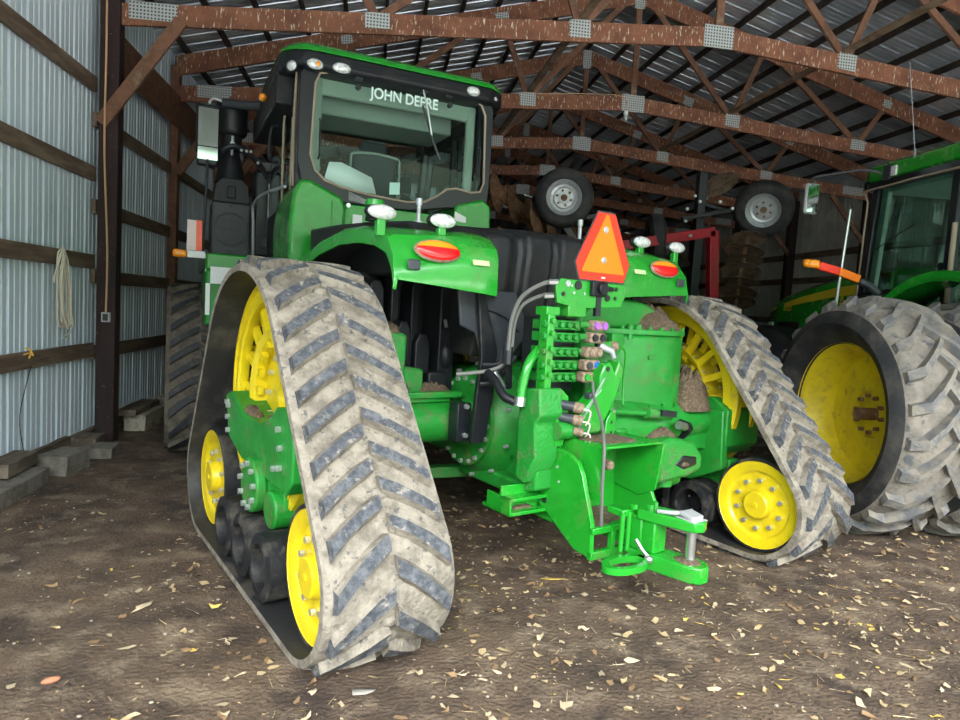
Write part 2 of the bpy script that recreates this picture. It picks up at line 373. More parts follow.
# trusses: X positions, local Y = 0
def truss():
    r = empty('roof_truss', (0, T0, 0))
    CH = .215; t = .045; CT = .27
    def bz(x): return 4.88-(.083 if x < XM else .0745)*abs(x-XM)    # centre of bottom chord
    def tz(x): return roofz(x)-.095-CT/2
    for s in (-1, 1):
        xe = XL+.1 if s < 0 else XR-.1
        b = B(); b.prism([(XM, bz(XM)-CH/2), (XM, bz(XM)+CH/2), (xe, bz(xe)+CH/2), (xe, bz(xe)-CH/2)], 'y', -.045, 0); b.build('bottom_chord', wood, r, bev=.004)
        b = B(); b.prism([(XM, tz(XM)-CT/2), (XM, tz(XM)+CT/2), (xe, tz(xe)+CT/2), (xe, tz(xe)-CT/2)], 'y', -.045, 0); b.build('top_chord', wood, r, bev=.004)
    def web(x0, z0, x1, z1, w=.085):
        b = B(); b.beam((x0, -.022, z0), (x1, -.022, z1), w, .04, up=(0, 1, 0)); b.build('web', woodweb, r, bev=.003)
    def plate(x, z, w, h, a=0):
        b = B(); M = Matrix.Rotation(a, 3, 'Y')
        b.box((x, -.0485, z), (w, .003, h), M); b.build('gusset_plate', platem, r)
    web(XM, bz(XM), XM, tz(XM), .09)
    for s in (-1, 1):
        B1, T1, B2, T2 = XM+s*1.65, XM+s*2.1, XM+s*3.87, XM+s*4.33
        web(XM+s*.1, tz(XM), B1, bz(B1)+.05); web(B1, bz(B1)+.05, T1, tz(T1)); web(T1+s*.1, tz(T1), B2, bz(B2)+.05); web(B2, bz(B2)+.05, T2, tz(T2))
        plate(B1, bz(B1)+.03, .24, .19, s*.075); plate(B2, bz(B2)+.03, .26, .16, s*.075); plate(T1, tz(T1)-.04, .2, .17, s*.26); plate(T2, tz(T2), .16, .12, s*.26)
    plate(XM, bz(XM), .36, .25); plate(XM, tz(XM)-.04, .16, .34)
    xh = -2.35; plate(xh, bz(xh)+.03, .46, .17, -.03); plate(XR-.62, bz(XR-.62)+.03, .46, .17, .03)
    b = B(); b.beam((-2.80, -.115, 3.24), (-2.06, -.115, 4.32), .13, .04, up=(0, 1, 0)); b.build('knee_brace', woodweb, r, bev=.004)
    b = B(); b.beam((XR-.1, -.06, 3.24), (XR-1.1, -.06, 4.35), .10, .04, up=(0, 1, 0)); b.build('knee_brace', woodweb, r, bev=.004)
    return r
tr = truss()
tl = ['nearest, across the top of the picture', 'second, with the bulb at its centre', 'third, above the hanging wheels',
      'fourth from the front', 'fifth from the front', 'sixth from the front', 'rearmost, by the back wall']
trs = [tr]+[copy_tree(tr) for _ in range(6)]
for k, t in enumerate(trs):
    t.location = (0, T0+BAY*k, 0); tag(t, 'stained timber roof truss with punched metal plates, '+tl[k], 'roof truss', 'roof trusses')
for x, nm in ((5.36, 'right of the ridge'), (2.13, 'left of the ridge')):
    b = B(); b.beam((x, T0-2.4, 5.02-.12), (x, YB-1, 5.02-.12), .085, .04)
    tag(b.build('truss_brace', mat('brace board '+nm, (.26, .17, .11), .85, col2=(.15, .095, .06), scale=6), bev=.003), 'long weathered board laid across the truss bottom chords, '+nm, 'board')
# skirt blocks and stones
def block(name, c, d, rz, m, label, cat, tilt=0, bev=.012):
    b = B(); b.box((0, 0, d[2]/2), d); bmesh.ops.subdivide_edges(b.bm, edges=b.bm.edges[:], cuts=3, use_grid_fill=True)
    for v in b.bm.verts: v.co += V(noise.noise_vector(v.co*6+V(c)))*.012
    o = b.build(name, m, bev=0, ang=60); o.location = c; o.rotation_euler = (tilt, 0, rz); return tag(o, label, cat)
block('timber_block', (-2.75, 5.6, .14), (.18, .5, .1), .04, oldtim, 'dark weathered timber block lying on the concrete at the left picture edge', 'timber')
block('concrete_chunk', (-2.72, 5.35, 0), (.36, .9, .12), .05, conc, 'grey curved concrete slab under the dark timber block', 'concrete')
block('concrete_chunk', (-2.60, 6.15, 0), (.24, .36, .17), -.12, conc, 'grey square concrete block beside the wall, nearest whole block', 'concrete')
block('timber_plank', (-2.86, 6.50, .0), (.05, .7, .16), .0, oldtim, 'thin dark plank against the foot of the left wall', 'timber')
block('timber_block', (-2.74, 7.0, .0), (.22, .28, .14), .03, oldtim, 'flat tan timber block between the square concrete and the post', 'timber')
block('concrete_chunk', (-2.50, 6.75, 0), (.2, .3, .1), .1, conc, 'low grey concrete lump in front of the cable post', 'concrete')
block('pale_block', (-2.64, 8.35, .0), (.22, .75, .18), .0, paleb, 'pale cracked block just behind the first post', 'block')
block('timber_plank', (-2.70, 8.3, .195), (.20, .9, .06), .02, oldtim, 'dark plank lying on the pale cracked block', 'timber')
block('pale_block', (-2.66, 9.45, .0), (.3, .3, .2), .1, paleb, 'second pale block deeper along the left wall', 'block')
# rope on girt
b = B(); rr = random.Random(3)
for i in range(6):
    w = .05+.02*rr.random(); zb = 1.15+.12*rr.random(); yc = 6.55+.03*rr.random(); pts = []
    for k in range(17):
        a = 2*pi*k/16; wob = .018*sin(3*a+i)
        pts.append((XL+.13+.012*i*.6+.015*sin(a+i), yc+w*sin(a)*(1.3-.5*cos(a))+.05*(1-cos(a))*.5+wob, (1.92+zb)/2+(1.92-zb)/2*cos(a)))
    b.tube(pts, .0075, 6, 2)
b.tube([(XL+.12, 6.47, 1.62), (XL+.13, 6.45, 1.68), (XL+.15, 6.50, 1.83), (XL+.15, 6.56, 1.95)], .008, 6, 3)
b.tube([(XL+.12, 6.62, 1.5), (XL+.14, 6.76, 1.35), (XL+.14, 6.80, 1.24), (XL+.13, 6.72, 1.14), (XL+.13, 6.62, 1.12)], .0075, 6, 4)
tag(b.build('rope_coil', ropem), 'cream rope coil hung over a girt on the left wall', 'rope')
b = B(); b.tube([(XL+.10, 6.02, 1.06), (XL+.12, 6.05, 1.05), (XL+.13, 6.08, 1.0), (XL+.11, 6.1, 1.02), (XL+.12, 6.04, .98)], .008, 6, 4); b.tube([(XL+.11, 6.03, 1.06), (XL+.12, 6.08, 1.03), (XL+.1, 6.0, 1.01)], .006, 6, 4)
tag(b.build('twine_knot', twine), 'small knot of orange twine on the lowest girt', 'twine')
b = B(); b.tube([(XL+.14, 6.03, .92), (XL+.06, 6.02, .5), (XL+.06, 6.08, .2), (XL+.1, 6.04, .12)], .004, 5, 4)
tag(b.build('loose_wire', blackm), 'thin dark wire hanging below the orange twine', 'wire')
# cable + outlet on post
e = empty('outlet_box', (XL+.22, T0-.09, 1.30), 0, 'small steel outlet box at the end of the cable on the first post', 'outlet box')
b = B(); b.bx(-.035, .045, -.04, 0, -.05, .05); b.build('box', rimgrey, e, bev=.004)
b = B(); b.bx(-.02, .03, -.046, -.04, -.035, .035); b.build('cover', greyp, e, bev=.002)
b = B(); b.tube([(XL+.20, T0-.148, 5.0), (XL+.205, T0-.148, 4.0), (XL+.20, T0-.148, 3.0), (XL+.225, T0-.105, 2.0), (XL+.22, T0-.102, 1.35)], .010, 6, 5)
tag(b.build('power_cable', cablem), 'tan electric cable stapled down the nearest left post', 'cable')
b = B(); y = T0+BAY-.06
b.tube([(2.2, y, 4.86), (2.9, y, 4.93), (3.5, y, 4.97), (3.64, y, 4.88), (3.64, y, 4.74)], .007, 6, 5)
tag(b.build('power_cable', cablem), 'tan electric cable along the second truss to the bulb', 'cable')
e = empty('light_bulb', (3.64, T0+BAY-.06, 4.68), 0, 'bare white bulb hanging from a socket on the second truss', 'light bulb')
b = B(); b.cyl((0, 0, .0), (0, 0, .07), .028); b.cyl((0, 0, .03), (0, 0, .045), .04); b.build('socket', white, e)
b = B(); b.ell((0, 0, -.035), (.03, .03, .04)); b.build('bulb', lensw, e)

# ------------------------------------------------------------------ tracked tractor (local: x right, y forward, z up, origin under the rear axle)
TR = empty('tracked_tractor', (.9306, 4.5790, 0), radians(26.2), 'green tractor on four muddy rubber tracks, seen from behind, in the middle of the shed', 'tractor')
def belt_path(cs):
    """cs: circles (y,z,r) listed counter-clockwise seen with y right, z up; returns [(y,z,ny,nz)], cumulative lengths"""
    N = len(cs); tg = []
    for i in range(N):
        y0, z0, r0 = cs[i]; y1, z1, r1 = cs[(i+1) % N]; dy, dz = y1-y0, z1-z0; L = sqrt(dy*dy+dz*dz); dy /= L; dz /= L
        s = (r0-r1)/L; c = sqrt(1-s*s); tg.append((s*dy+c*dz, s*dz-c*dy))
    P = []
    for i in range(N):
        y, z, r = cs[i]; n0 = tg[i-1]; n1 = tg[i]
        a0 = atan2(n0[1], n0[0]); a1 = atan2(n1[1], n1[0])
        while a1 < a0: a1 += 2*pi
        k = max(3, int((a1-a0)*r/.05))
        for j in range(k+1):
            a = a0+(a1-a0)*j/k; P.append((y+r*cos(a), z+r*sin(a), cos(a), sin(a)))
        y1, z1, r1 = cs[(i+1) % N]; q = (y1+r1*n1[0], z1+r1*n1[1]); p = P[-1]
        L = sqrt((q[0]-p[0])**2+(q[1]-p[1])**2); k = max(1, int(L/.06))
        for j in range(1, k): P.append((p[0]+(q[0]-p[0])*j/k, p[1]+(q[1]-p[1])*j/k, n1[0], n1[1]))
    S = [0]
    for i in range(1, len(P)+1):
        a, c = P[i-1], P[i % len(P)]; S.append(S[-1]+sqrt((a[0]-c[0])**2+(a[1]-c[1])**2))
    return P, S
def on_path(P, S, s):
    s %= S[-1]; lo, hi = 0, len(P)
    while hi-lo > 1:
        m = (lo+hi)//2
        if S[m] <= s: lo = m
        else: hi = m
    a, c = P[lo], P[(lo+1) % len(P)]; t = (s-S[lo])/max(S[lo+1]-S[lo], 1e-6)
    ny, nz = a[2]+(c[2]-a[2])*t, a[3]+(c[3]-a[3])*t; l = sqrt(ny*ny+nz*nz)
    return a[0]+(c[0]-a[0])*t, a[1]+(c[1]-a[1])*t, ny/l, nz/l
def belt(name, cs, xc, W, parent, pitch=.172, phase=0., sgn=1, mats=None):
    P, S = belt_path(cs); T = .045; LH = .042
    b = B(); N = len(P)
    prof = [(-W/2, .004), (-W/2, T-.006), (-W/2+.012, T), (-.16, T+.003), (0, T), (.16, T+.003), (W/2-.012, T), (W/2, T-.006), (W/2, .004), (W/2-.02, 0), (0, 0), (-W/2+.02, 0)]
    vs = []
    for (y, z, ny, nz) in P:
        for u, h in prof:
            q = T if h >= T-.002 else 0
            hh = h+(.010*noise.noise(V((u*9+xc, y*9, z*9))) if q else 0)
            vs.append((xc+u, y+ny*hh, z+nz*hh))
    K = len(prof); fs = []
    b.m = 0
    g = [b.bm.verts.new(v) for v in vs]
    for i in range(N):
        j = (i+1) % N
        for k in range(K):
            k2 = (k+1) % K; f = b.bm.faces.new((g[i*K+k], g[i*K+k2], g[j*K+k2], g[j*K+k])); f.material_index = 0 if 0 <= k <= 7 else 2
    n = int(round(S[-1]/pitch)); pt = S[-1]/n
    rr = random.Random(int(xc*100)+5)
    def pos(s, u, h):
        y, z, ny, nz = on_path(P, S, s); return (xc+u, y+ny*h, z+nz*h)
    for i in range(n):
        for side in (-1, 1):
            s0 = phase+pt*(i+(.5 if side > 0 else 0))
            us = [W/2-.035, .20, .10, .015]
            rows = []
            for u in us:
                t = (W/2-u)/(W/2+.03); sc = s0-sgn*(.215*t+.02*sin(t*3))      # apex leads
                wb, wt = .046, .029
                h = LH*(1 if t < .9 else .85)+.004*rr.uniform(-1, 1)
                uu = side*u
                rows.append([pos(sc-wb, uu, T-.004), pos(sc-wt, uu-side*.006, T+h), pos(sc+wt, uu-side*.006, T+h), pos(sc+wb, uu, T-.004)])
            for a, c in zip(rows[:-1], rows[1:]):
                b.m = 1; b.poly([a[1], a[2], c[2], c[1]], [(0, 1, 2, 3)])
                b.m = 0; b.poly([a[0], a[1], c[1], c[0]], [(0, 1, 2, 3)]); b.poly([a[2], a[3], c[3], c[2]], [(0, 1, 2, 3)])
            b.m = 1; b.poly(rows[0], [(0, 1, 2, 3)]); b.m = 0; b.poly(rows[-1], [(0, 1, 2, 3)])
            # mud smeared beside the inner end of each bar
            if rr.random() < .8:
                q = pos(s0-sgn*.215-.03, side*(-.02+.05*rr.random()), T); rx = .03+.03*rr.random()
                y, z, ny, nz = on_path(P, S, s0-sgn*.215-.03)
                b.m = 0; nn = V((0, ny, nz)); tt = V((0, -nz, ny)); M = Matrix((V((1, 0, 0)), tt, nn)).transposed()
                b.ell(q, (rx*1.5, rx, .016), 8, 4, M)
        # guide lug inside
        b.m = 2; s0 = pt*i; r = [pos(s0+d, u, h) for d, u, h in ((-.04, -.05, 0), (-.04, .05, 0), (.04, .05, 0), (.04, -.05, 0), (-.025, -.03, -.07), (-.025, .03, -.07), (.025, .03, -.07), (.025, -.03, -.07))]
        b.poly(r, [(4, 5, 6, 7), (0, 1, 5, 4), (1, 2, 6, 5), (2, 3, 7, 6), (3, 0, 4, 7)])
    o = b.build(name, mats or [mudbelt, lugtop, rubin], parent, ang=50)
    return o
def idler(parent, x0, x1, y, z, R, name='idler_wheel', nb=10):
    """wheel pair: outer face x0 (seen side) to x1; yellow disc with bolts, rubber rim"""
    b = B(); s = 1 if x1 > x0 else -1; w = abs(x1-x0); h = .17
    for o0, d in ((x0, s), (x1, -s)):
        pr = [(.001, -.022), (.082, -.022), (.092, -.014), (.10, .03), (.125, .035), (.20, .035), (R*.68, .03), (R*.72, .014), (R*.74, .010), (R*.92, .004), (R*.93, .0)]
        b.m = 0; b.lathe(pr, (o0, y, z), (d, 0, 0), 40)
        b.m = 1; b.lathe([(R*.93, 0), (R*.98, -.002), (R, .006), (R, h), (R*.9, h), (R*.5, h)], (o0, y, z), (d, 0, 0), 40)
        b.m = 2; b.bolts((o0+d*.032, y, z), (-d, 0, 0), .165 if R > .3 else .13, nb, .0165, .024)
        b.m = 0; b.cyl((o0-d*.01, y, z), (o0-d*.03, y, z), .018, n=10)
    b.m = 1; b.cyl((x0+s*.1, y, z), (x1-s*.1, y, z), R*.4, n=20)
    return b.build(name, [yellow, rubber, bolt], parent, ang=30)
def roller(parent, x0, x1, y, z, R=.157, name='mid_roller'):
    b = B(); s = 1 if x1 > x0 else -1
    for o0, d in ((x0, s), (x1, -s)):
        b.m = 0; b.lathe([(.112, .14), (.112, .02), (.118, .002), (.145, .0), (R, .012), (R, .235), (.1, .235)], (o0, y, z), (d, 0, 0), 32)
        b.m = 1; b.lathe([(.001, .10), (.05, .10), (.06, .13), (.112, .14)], (o0, y, z), (d, 0, 0), 24)
        b.m = 2; b.bolts((o0+d*.125, y, z), (-d, 0, 0), .085, 5, .008, .01)
    b.m = 1; b.cyl((x0+s*.2, y, z), (x1-s*.2, y, z), .08, n=14)
    return b.build(name, [rubber, blackm, bolt], parent, ang=40)
def drive(parent, xc, y, z, R, hw=.13, n=18):
    b = B()
    for s in (-1, 1):
        x = xc+s*hw
        b.m = 0; b.lathe([(R-.012, -.012), (R, 0), (R, .05), (R-.03, .06), (R-.115, .055), (R-.125, .04), (R-.125, .0), (R-.115, -.012)], (x, y, z), (-s, 0, 0), 60, closed=True)
        b.lathe([(R-.045, -.02), (R-.045, 0), (R-.06, 0), (R-.06, -.02)], (x, y, z), (-s, 0, 0), 60, closed=True)
    for i in range(n):
        a = 2*pi*i/n; c, s_ = cos(a), sin(a)
        b.m = 0; p = V((0, c, s_)); t = V((0, -s_, c)); M = Matrix((V((1, 0, 0)), t, p)).transposed()
        b.box((xc, y+c*(R-.03), z+s_*(R-.03)), (hw*2, .07, .05), M)
        for s in (-1, 1):     # cast spokes of the window ring
            b.box((xc+s*(hw-.05), y+c*(R-.23), z+s_*(R-.23)), (.035, .05, .30), M)
    b.m = 0; b.lathe([(R-.34, -.10), (R-.30, -.12), (R-.30, .12), (R-.34, .10)], (xc, y, z), (1, 0, 0), 48, closed=True)
    b.lathe([(.10, .0), (R-.31, .03), (R-.31, -.03), (.10, -.04)], (xc, y, z), (1, 0, 0), 40, closed=True)
    b.m = 1; b.bolts((xc-.035, y, z), (-1, 0, 0), .24, 12, .016, .03); b.bolts((xc+.035, y, z), (1, 0, 0), .24, 12, .016, .03)
    for s in (-1, 1): b.bolts((xc+s*(hw-.06), y, z), (s, 0, 0), R-.3, 18, .012, .02)
    return b.build('drive_wheel', [yellow, bolt], parent, ang=35)

def rear_unit(sx, yo):
    """sx=-1 left, +1 right"""
    xc = sx*1.55; xo = sx*1.775; xi = sx*1.31
    cs = [(-.97+yo, .382, .32), (.78+yo, .41, .33), (-.01+yo, 1.04, .69)]
    r = empty('rear_track', (0, 0, 0)); r.parent = TR
    belt('rubber_belt', cs, xc, .61, r, phase=.03 if sx < 0 else .08, sgn=1)
    drive(r, xc, -.01+yo, 1.04, .68)
    idler(r, xo, xi, -.97+yo, .382, .32); idler(r, xo, xi, .78+yo, .41, .328)
    for k in range(3): roller(r, sx*1.845, sx*1.26, -.455+.352*k+yo, .25, .172)
    # undercarriage frame
    b = B(); b.m = 0
    b.bx(sx*1.49, sx*1.61, -.62+yo, .60+yo, .36, .60)
    b.prism([(-.66+yo, .72), (-.66+yo, .98), (-.52+yo, 1.06), (-.40+yo, 1.05), (-.32+yo, .99), (-.12+yo, .92), (.16+yo, .92), (.46+yo, 1.02), (.56+yo, .98), (.48+yo, .74), (.20+yo, .66), (-.58+yo, .64)], 'x', sx*1.36, sx*1.76)
    b.prism([(-.66+yo, .55), (-.64+yo, .98), (-.1+yo, .93), (.5+yo, .80), (.6+yo, .5), (.2+yo, .42), (-.4+yo, .42)], 'x', sx*1.33, sx*1.40)
    b.cyl((sx*1.40, -.10+yo, .58), (sx*1.77, -.10+yo, .58), .135, n=24); b.cyl((sx*1.74, -.10+yo, .58), (sx*1.80, -.10+yo, .58), .15, n=24)
    b.cyl((sx*1.62, -.34+yo, .50), (sx*1.76, -.34+yo, .50), .10, n=18)
    b.bx(sx*1.60, sx*1.72, -.44+yo, -.20+yo, .47, .64); b.bx(sx*1.38, sx*1.5, -.3+yo, .3+yo, .4, .9)
    o = b.build('track_frame', [greendk], r, bev=.012)
    def fb(y, z, x): b = B(); b.bolts((sx*x, y, z), (sx, 0, 0), 0, 1, .017, .022); b.build('bolt', bolt, r)
    for k in range(9):
        a = 2*pi*k/9; fb(-.10+yo+.118*sin(a), .58+.118*cos(a), 1.80)
    for q in ((.46, .93), (.485, .95), (.47, .86), (.455, .78), (-.47, .95), (-.50, .86), (-.50, .76), (-.42, .74)): fb(q[0]+yo, q[1], 1.76)
    b = B(); b.mound((sx*1.70, .18+yo, .915), .05, .16, .05, seed=3); b.build('dried_mud', soil, r)
    b = B(); b.mound((sx*1.72, -.28+yo, .95), .04, .1, .04, seed=8); b.build('dried_mud', soil, r)
    return r
LU = rear_unit(-1, 0); RU = rear_unit(1, -.21)
F0 = V((0, 1.45, 0)); FH = radians(-10.2)      # front frame, steered to the right of the rear frame
def front_unit(sx, yo):
    xc = 0; yc = 0
    cs = [(yc-.58, .385, .29), (yc+.58, .385, .29), (yc, 1.04, .57)]
    r = empty('front_track', (F0.x+cos(FH)*sx*1.62-sin(FH)*2.25, F0.y+sin(FH)*sx*1.62+cos(FH)*2.25, 0), FH); r.parent = TR
    belt('rubber_belt', cs, xc, .62, r, phase=.1, mats=[mudfront, lugfront, rubin]); drive(r, xc, yc, 1.04, .56, n=14)
    idler(r, sx*.25, sx*-.25, yc-.58, .385, .288, nb=8); idler(r, sx*.25, sx*-.25, yc+.58, .385, .288, nb=8)
    roller(r, sx*.28, sx*-.28, yc-.135, .225, .13); roller(r, sx*.28, sx*-.28, yc+.135, .225, .13)
    b = B(); b.bx(-.13, .15, yc-.35, yc+.35, .38, .75); b.bx(-sx*.95, 0, yc-.12, yc+.12, .62, .86); b.build('track_frame', greendk, r, bev=.02)
front_unit(-1, 0); front_unit(1, 0)

# ---- chassis and rear axle
def P(b, name, m, bev=.0, ang=38, par=TR): return b.build(name, m, par, bev=bev, ang=ang)
b = B(); b.bx(-.24, .30, -.25, 3.9, .55, 1.12); b.bx(-.24, .40, -.2, .5, .60, 1.2); b.bx(-.30, .3, 1.2, 3.6, 1.1, 1.35); P(b, 'transmission', greendk, .03)
# left axle: bell, flange, tube, outer flange
ya, za = -.05, .87
b = B(); b.lathe([(.13, -1.0), (.13, -.44), (.17, -.41), (.30, -.40), (.30, -.37), (.33, -.34), (.40, -.20), (.44, 0), (.44, .12), (.1, .14)], (0, ya-.04, za), (1, 0, 0), 48)
b.lathe([(.05, -1.06), (.22, -1.06), (.235, -1.04), (.235, -1.0), (.17, -.97), (.15, -.90)], (0, ya, za), (1, 0, 0), 40)
P(b, 'axle_housing', greendk, ang=30)
def bolts(n, o, ax, R_, r=.015, h=.018, a0=0, a1=2*pi, m=bolt, par=TR):
    o = V(o); ax = V(ax).normalized(); a = V((0, 0, 1)); a = a-ax*a.dot(ax); a = a.normalized() if a.length > .1 else V((0, 1, 0)); c = ax.cross(a)
    for i in range(n):
        t = a0+(a1-a0)*i/(n if abs(a1-a0-2*pi) < 1e-3 else max(n-1, 1)); b = B(); p = o+(a*cos(t)+c*sin(t))*R_
        b.cyl(p, p+ax*h, r, r*.85, n=6); b.build('bolt', m, par, ang=20)
bolts(20, (-.40, ya-.04, za), (-1, 0, 0), .275, .017, .02)
bolts(10, (-.30, ya-.04, za), (-.75, 0, 0), .375, .014, .03)
bolts(10, (-1.0, ya, za), (1, 0, 0), .205, .014, .02)
# suspension / bracket shelf above left axle
b = B(); b.bx(-.88, -.48, -.17, -.12, 1.03, 1.07); b.bx(-.88, -.55, -.14, .05, 1.0, 1.045); P(b, 'axle_shelf', greendk, .006)
b = B(); b.prism([(-.02, 1.02), (.25, 1.02), (.25, 1.2), (.1, 1.22), (-.02, 1.12)], 'y', -.05, .2); 
bm_M = Matrix.Translation((-.95, 0, 0)); bmesh.ops.transform(b.bm, matrix=bm_M, verts=b.bm.verts[:]); P(b, 'bracket', greenmud, .02)
b = B(); b.tube([(-.88, -.08, 1.13), (-.84, -.1, 1.05)], .022, 10); P(b, 'fitting', steel)
b = B(); b.mound((-.62, -.02, 1.045), .13, .09, .07, seed=4); P(b, 'dried_mud', soil)
b = B(); b.bx(-.66, -.52, -.04, .04, 1.05, 1.18); P(b, 'solenoid', blackp, .012)
b = B(); b.prism([(-1.02, .78), (-.88, .72), (-.87, 1.42), (-1.02, 1.46)], 'y', -.12, .1); P(b, 'axle_side_plate', greenmud, .02)
b = B(); b.mound((-.96, -.05, 1.44), .06, .08, .05, seed=14); P(b, 'dried_mud', soil)
# belly frame under the axle
b = B(); b.beam((-.55, .35, .42), (-.15, .2, .44), .10, .08); b.bx(-.62, -.54, .3, .4, .40, .58); P(b, 'belly_arm', greendk, .01)
b = B(); b.bx(-.30, -.12, -.6, .1, .46, .56); b.cyl((-.20, -.22, .50), (-.20, -.10, .50), .07); P(b, 'lower_casting', greendk, .02)
# centre casting stack left of hitch
b = B(); b.prism([(-.78, .66), (-.78, 1.17), (-.95, 1.19), (-.97, 1.04), (-.93, .99), (-.95, .80), (-.86, .64)], 'x', -.50, -.33)
b.prism([(-.70, .55), (-.72, .95), (-.90, .95), (-.90, .6)], 'x', -.44, -.31)
P(b, 'hitch_side_casting', greenmud, .012)
b = B(); b.bx(-.22, .22, -.60, -.1, .55, 1.05); b.bx(-.20, .22, -.50, .0, 1.0, 1.25); P(b, 'rear_casting', greendk, .02)
b = B(); b.prism([(.03, 1.0), (.14, 1.06), (.14, 1.40), (.03, 1.40)], 'y', -.75, -.55); P(b, 'rear_cover', greendk, .012)
for z in (.70, .86): 
    b = B(); b.cyl((-.26, -.38, z), (-.20, -.38, z), .05, n=14); P(b, 'casting_boss', greendk)

# ---- drawbar hitch frame
b = B(); b.prism([(-.58, .60), (-.62, .86), (-.84, .85), (-1.02, .84), (-1.11, .80), (-1.15, .74), (-1.19, .63), (-1.24, .50), (-1.25, .31), (-1.12, .32), (-.88, .46)], 'x', -.33, -.30)
b.prism([(-.85, .62), (-1.11, .72), (-1.17, .63), (-1.24, .50), (-1.25, .31), (-1.12, .32), (-.88, .46)], 'x', .20, .225)
b.bx(-.33, .225, -1.26, -1.225, .44, .475); b.bx(-.33, .225, -1.26, -1.225, .30, .345); b.bx(-.18, -.15, -1.26, -1.225, .3, .47); b.bx(-.31, .21, -1.24, -.8, .43, .445)
b.bx(-.30, .21, -.9, -.6, .40, .85)
P(b, 'drawbar_frame', green, .004)
b = B(); b.mound((-.06, -1.0, .447), .22, .20, .022, n=22, seed=6); P(b, 'dried_mud', soil)
b = B(); t = .012
b.prism([(-.93, .905), (-1.24, .905), (-1.24, .893), (-.93, .893)], 'x', -.26, .20)
b.prism([(-.80, .90), (-1.24, .90), (-1.22, .60), (-1.14, .60), (-.80, .72)], 'x', -.262, -.25)
b.prism([(-.80, .90), (-1.26, .90), (-1.22, .62), (-1.10, .56), (-.80, .60)], 'x', .19, .202)
b.bx(-.25, .19, -.86, -.84, .60, .90)
P(b, 'shaft_guard', green, .002)
b = B(); b.mound((-.05, -1.05, .905), .20, .14, .012, n=22, seed=16); P(b, 'dried_mud', soil)
b = B(); b.cyl((-.03, -.84, .76), (-.03, -1.05, .75), .035, .03, n=16); b.ell((-.03, -1.06, .75), (.03, .03, .03)); P(b, 'power_shaft', coupler)
bolts(1, (.06, -.86, .82), (0, -1, 0), 0, .018, .02); bolts(1, (.10, -.86, .73), (0, -1, 0), 0, .018, .02)
bolts(1, (-.33, -.95, .74), (-1, 0, 0), 0, .009, .008); bolts(1, (-.33, -.97, .66), (-1, 0, 0), 0, .009, .008)
b = B(); b.cyl((-.332, -.86, .53), (-.336, -.86, .53), .02, n=14); P(b, 'bolt_hole', blackm)
# drawbar with clevis and pin
b = B(); b.bx(-.12, .0, -1.40, -.7, .37, .455); b.prism([(-.17, -1.36), (-.02, -1.36), (.02, -1.50), (.055, -1.62), (.05, -1.70), (.0, -1.75), (-.06, -1.75), (-.10, -1.70), (-.12, -1.6)], 'z', .30, .385)
b.bx(-.14, -.02, -1.42, -1.32, .38, .56); P(b, 'drawbar', green, .008)
b = B(); b.prism([(-.16, -1.40), (-.01, -1.40), (.03, -1.50), (.055, -1.62), (.04, -1.69), (-.02, -1.72), (-.07, -1.70), (-.10, -1.62), (-.13, -1.52)], 'z', .55, .605)
b.bx(-.13, -.03, -1.50, -1.40, .385, .55)
b.bx(-.22, -.10, -1.36, -1.24, .55, .59); P(b, 'hitch_clevis', green, .008)
b = B(); b.cyl((-.025, -1.65, .37), (-.025, -1.65, .62), .024, n=18); P(b, 'drawbar_pin', steel)
b = B(); b.bx(-.08, .03, -1.70, -1.58, .60, .608); b.box((-.025, -1.64, .622), (.09, .08, .022), Matrix.Rotation(.2, 3, 'X')); b.tube([(-.12, -1.5, .615), (-.09, -1.58, .625), (-.03, -1.6, .625)], .012, 8); P(b, 'pin_latch', rimgrey, .006)
b = B(); b.mound((-.03, -1.64, .387), .07, .07, .012, seed=2); P(b, 'dried_mud', soil)
for x in (-.22, -.17, -.09): b = B(); b.cyl((x, -1.36, .37), (x, -1.36, .58), .014, n=10); P(b, 'clevis_bolt', green)
for x, y in ((-.16, -1.38), (-.08, -1.42), (-.02, -1.40), (-.10, -1.52)): b = B(); b.cyl((x, y, .60), (x, y, .625), .018, n=6); P(b, 'bolt', green)
b = B(); b.tube([(-.20, -1.44, .46), (-.18, -1.47, .41), (-.16, -1.50, .375)], .010, 8); b.ell((-.16, -1.50, .365), (.025, .025, .025), 10, 6); P(b, 'safety_latch', steel)
b = B(); n = 24; ro = [(-.30+.15*cos(2*pi*i/n), -1.47+.085*sin(2*pi*i/n)) for i in range(n)]; ri = [(-.30+.115*cos(2*pi*i/n), -1.47+.055*sin(2*pi*i/n)) for i in range(n)]
vs = [(x, y, z) for z in (.335, .37) for x, y in ro+ri]
b.poly(vs, [f for i in range(n) for j in ((i+1) % n,) for f in ((i, j, n+j, n+i), (2*n+i, 3*n+i, 3*n+j, 2*n+j), (i, 2*n+i, 2*n+j, j), (n+i, n+j, 3*n+j, 3*n+i))])
b.bx(-.18, -.10, -1.49, -1.44, .335, .37); P(b, 'safety_chain_loop', green)
# step bracket left
b = B(); b.bx(-.60, -.33, -.88, -.78, .545, .565); b.bx(-.60, -.33, -.88, -.62, .465, .485); b.bx(-.60, -.33, -.80, -.78, .47, .62); b.bx(-.60, -.585, -.88, -.66, .465, .565)
P(b, 'side_bracket', green, .003)
b = B(); b.mound((-.46, -.78, .487), .09, .06, .015, seed=12); P(b, 'dried_mud', soil)

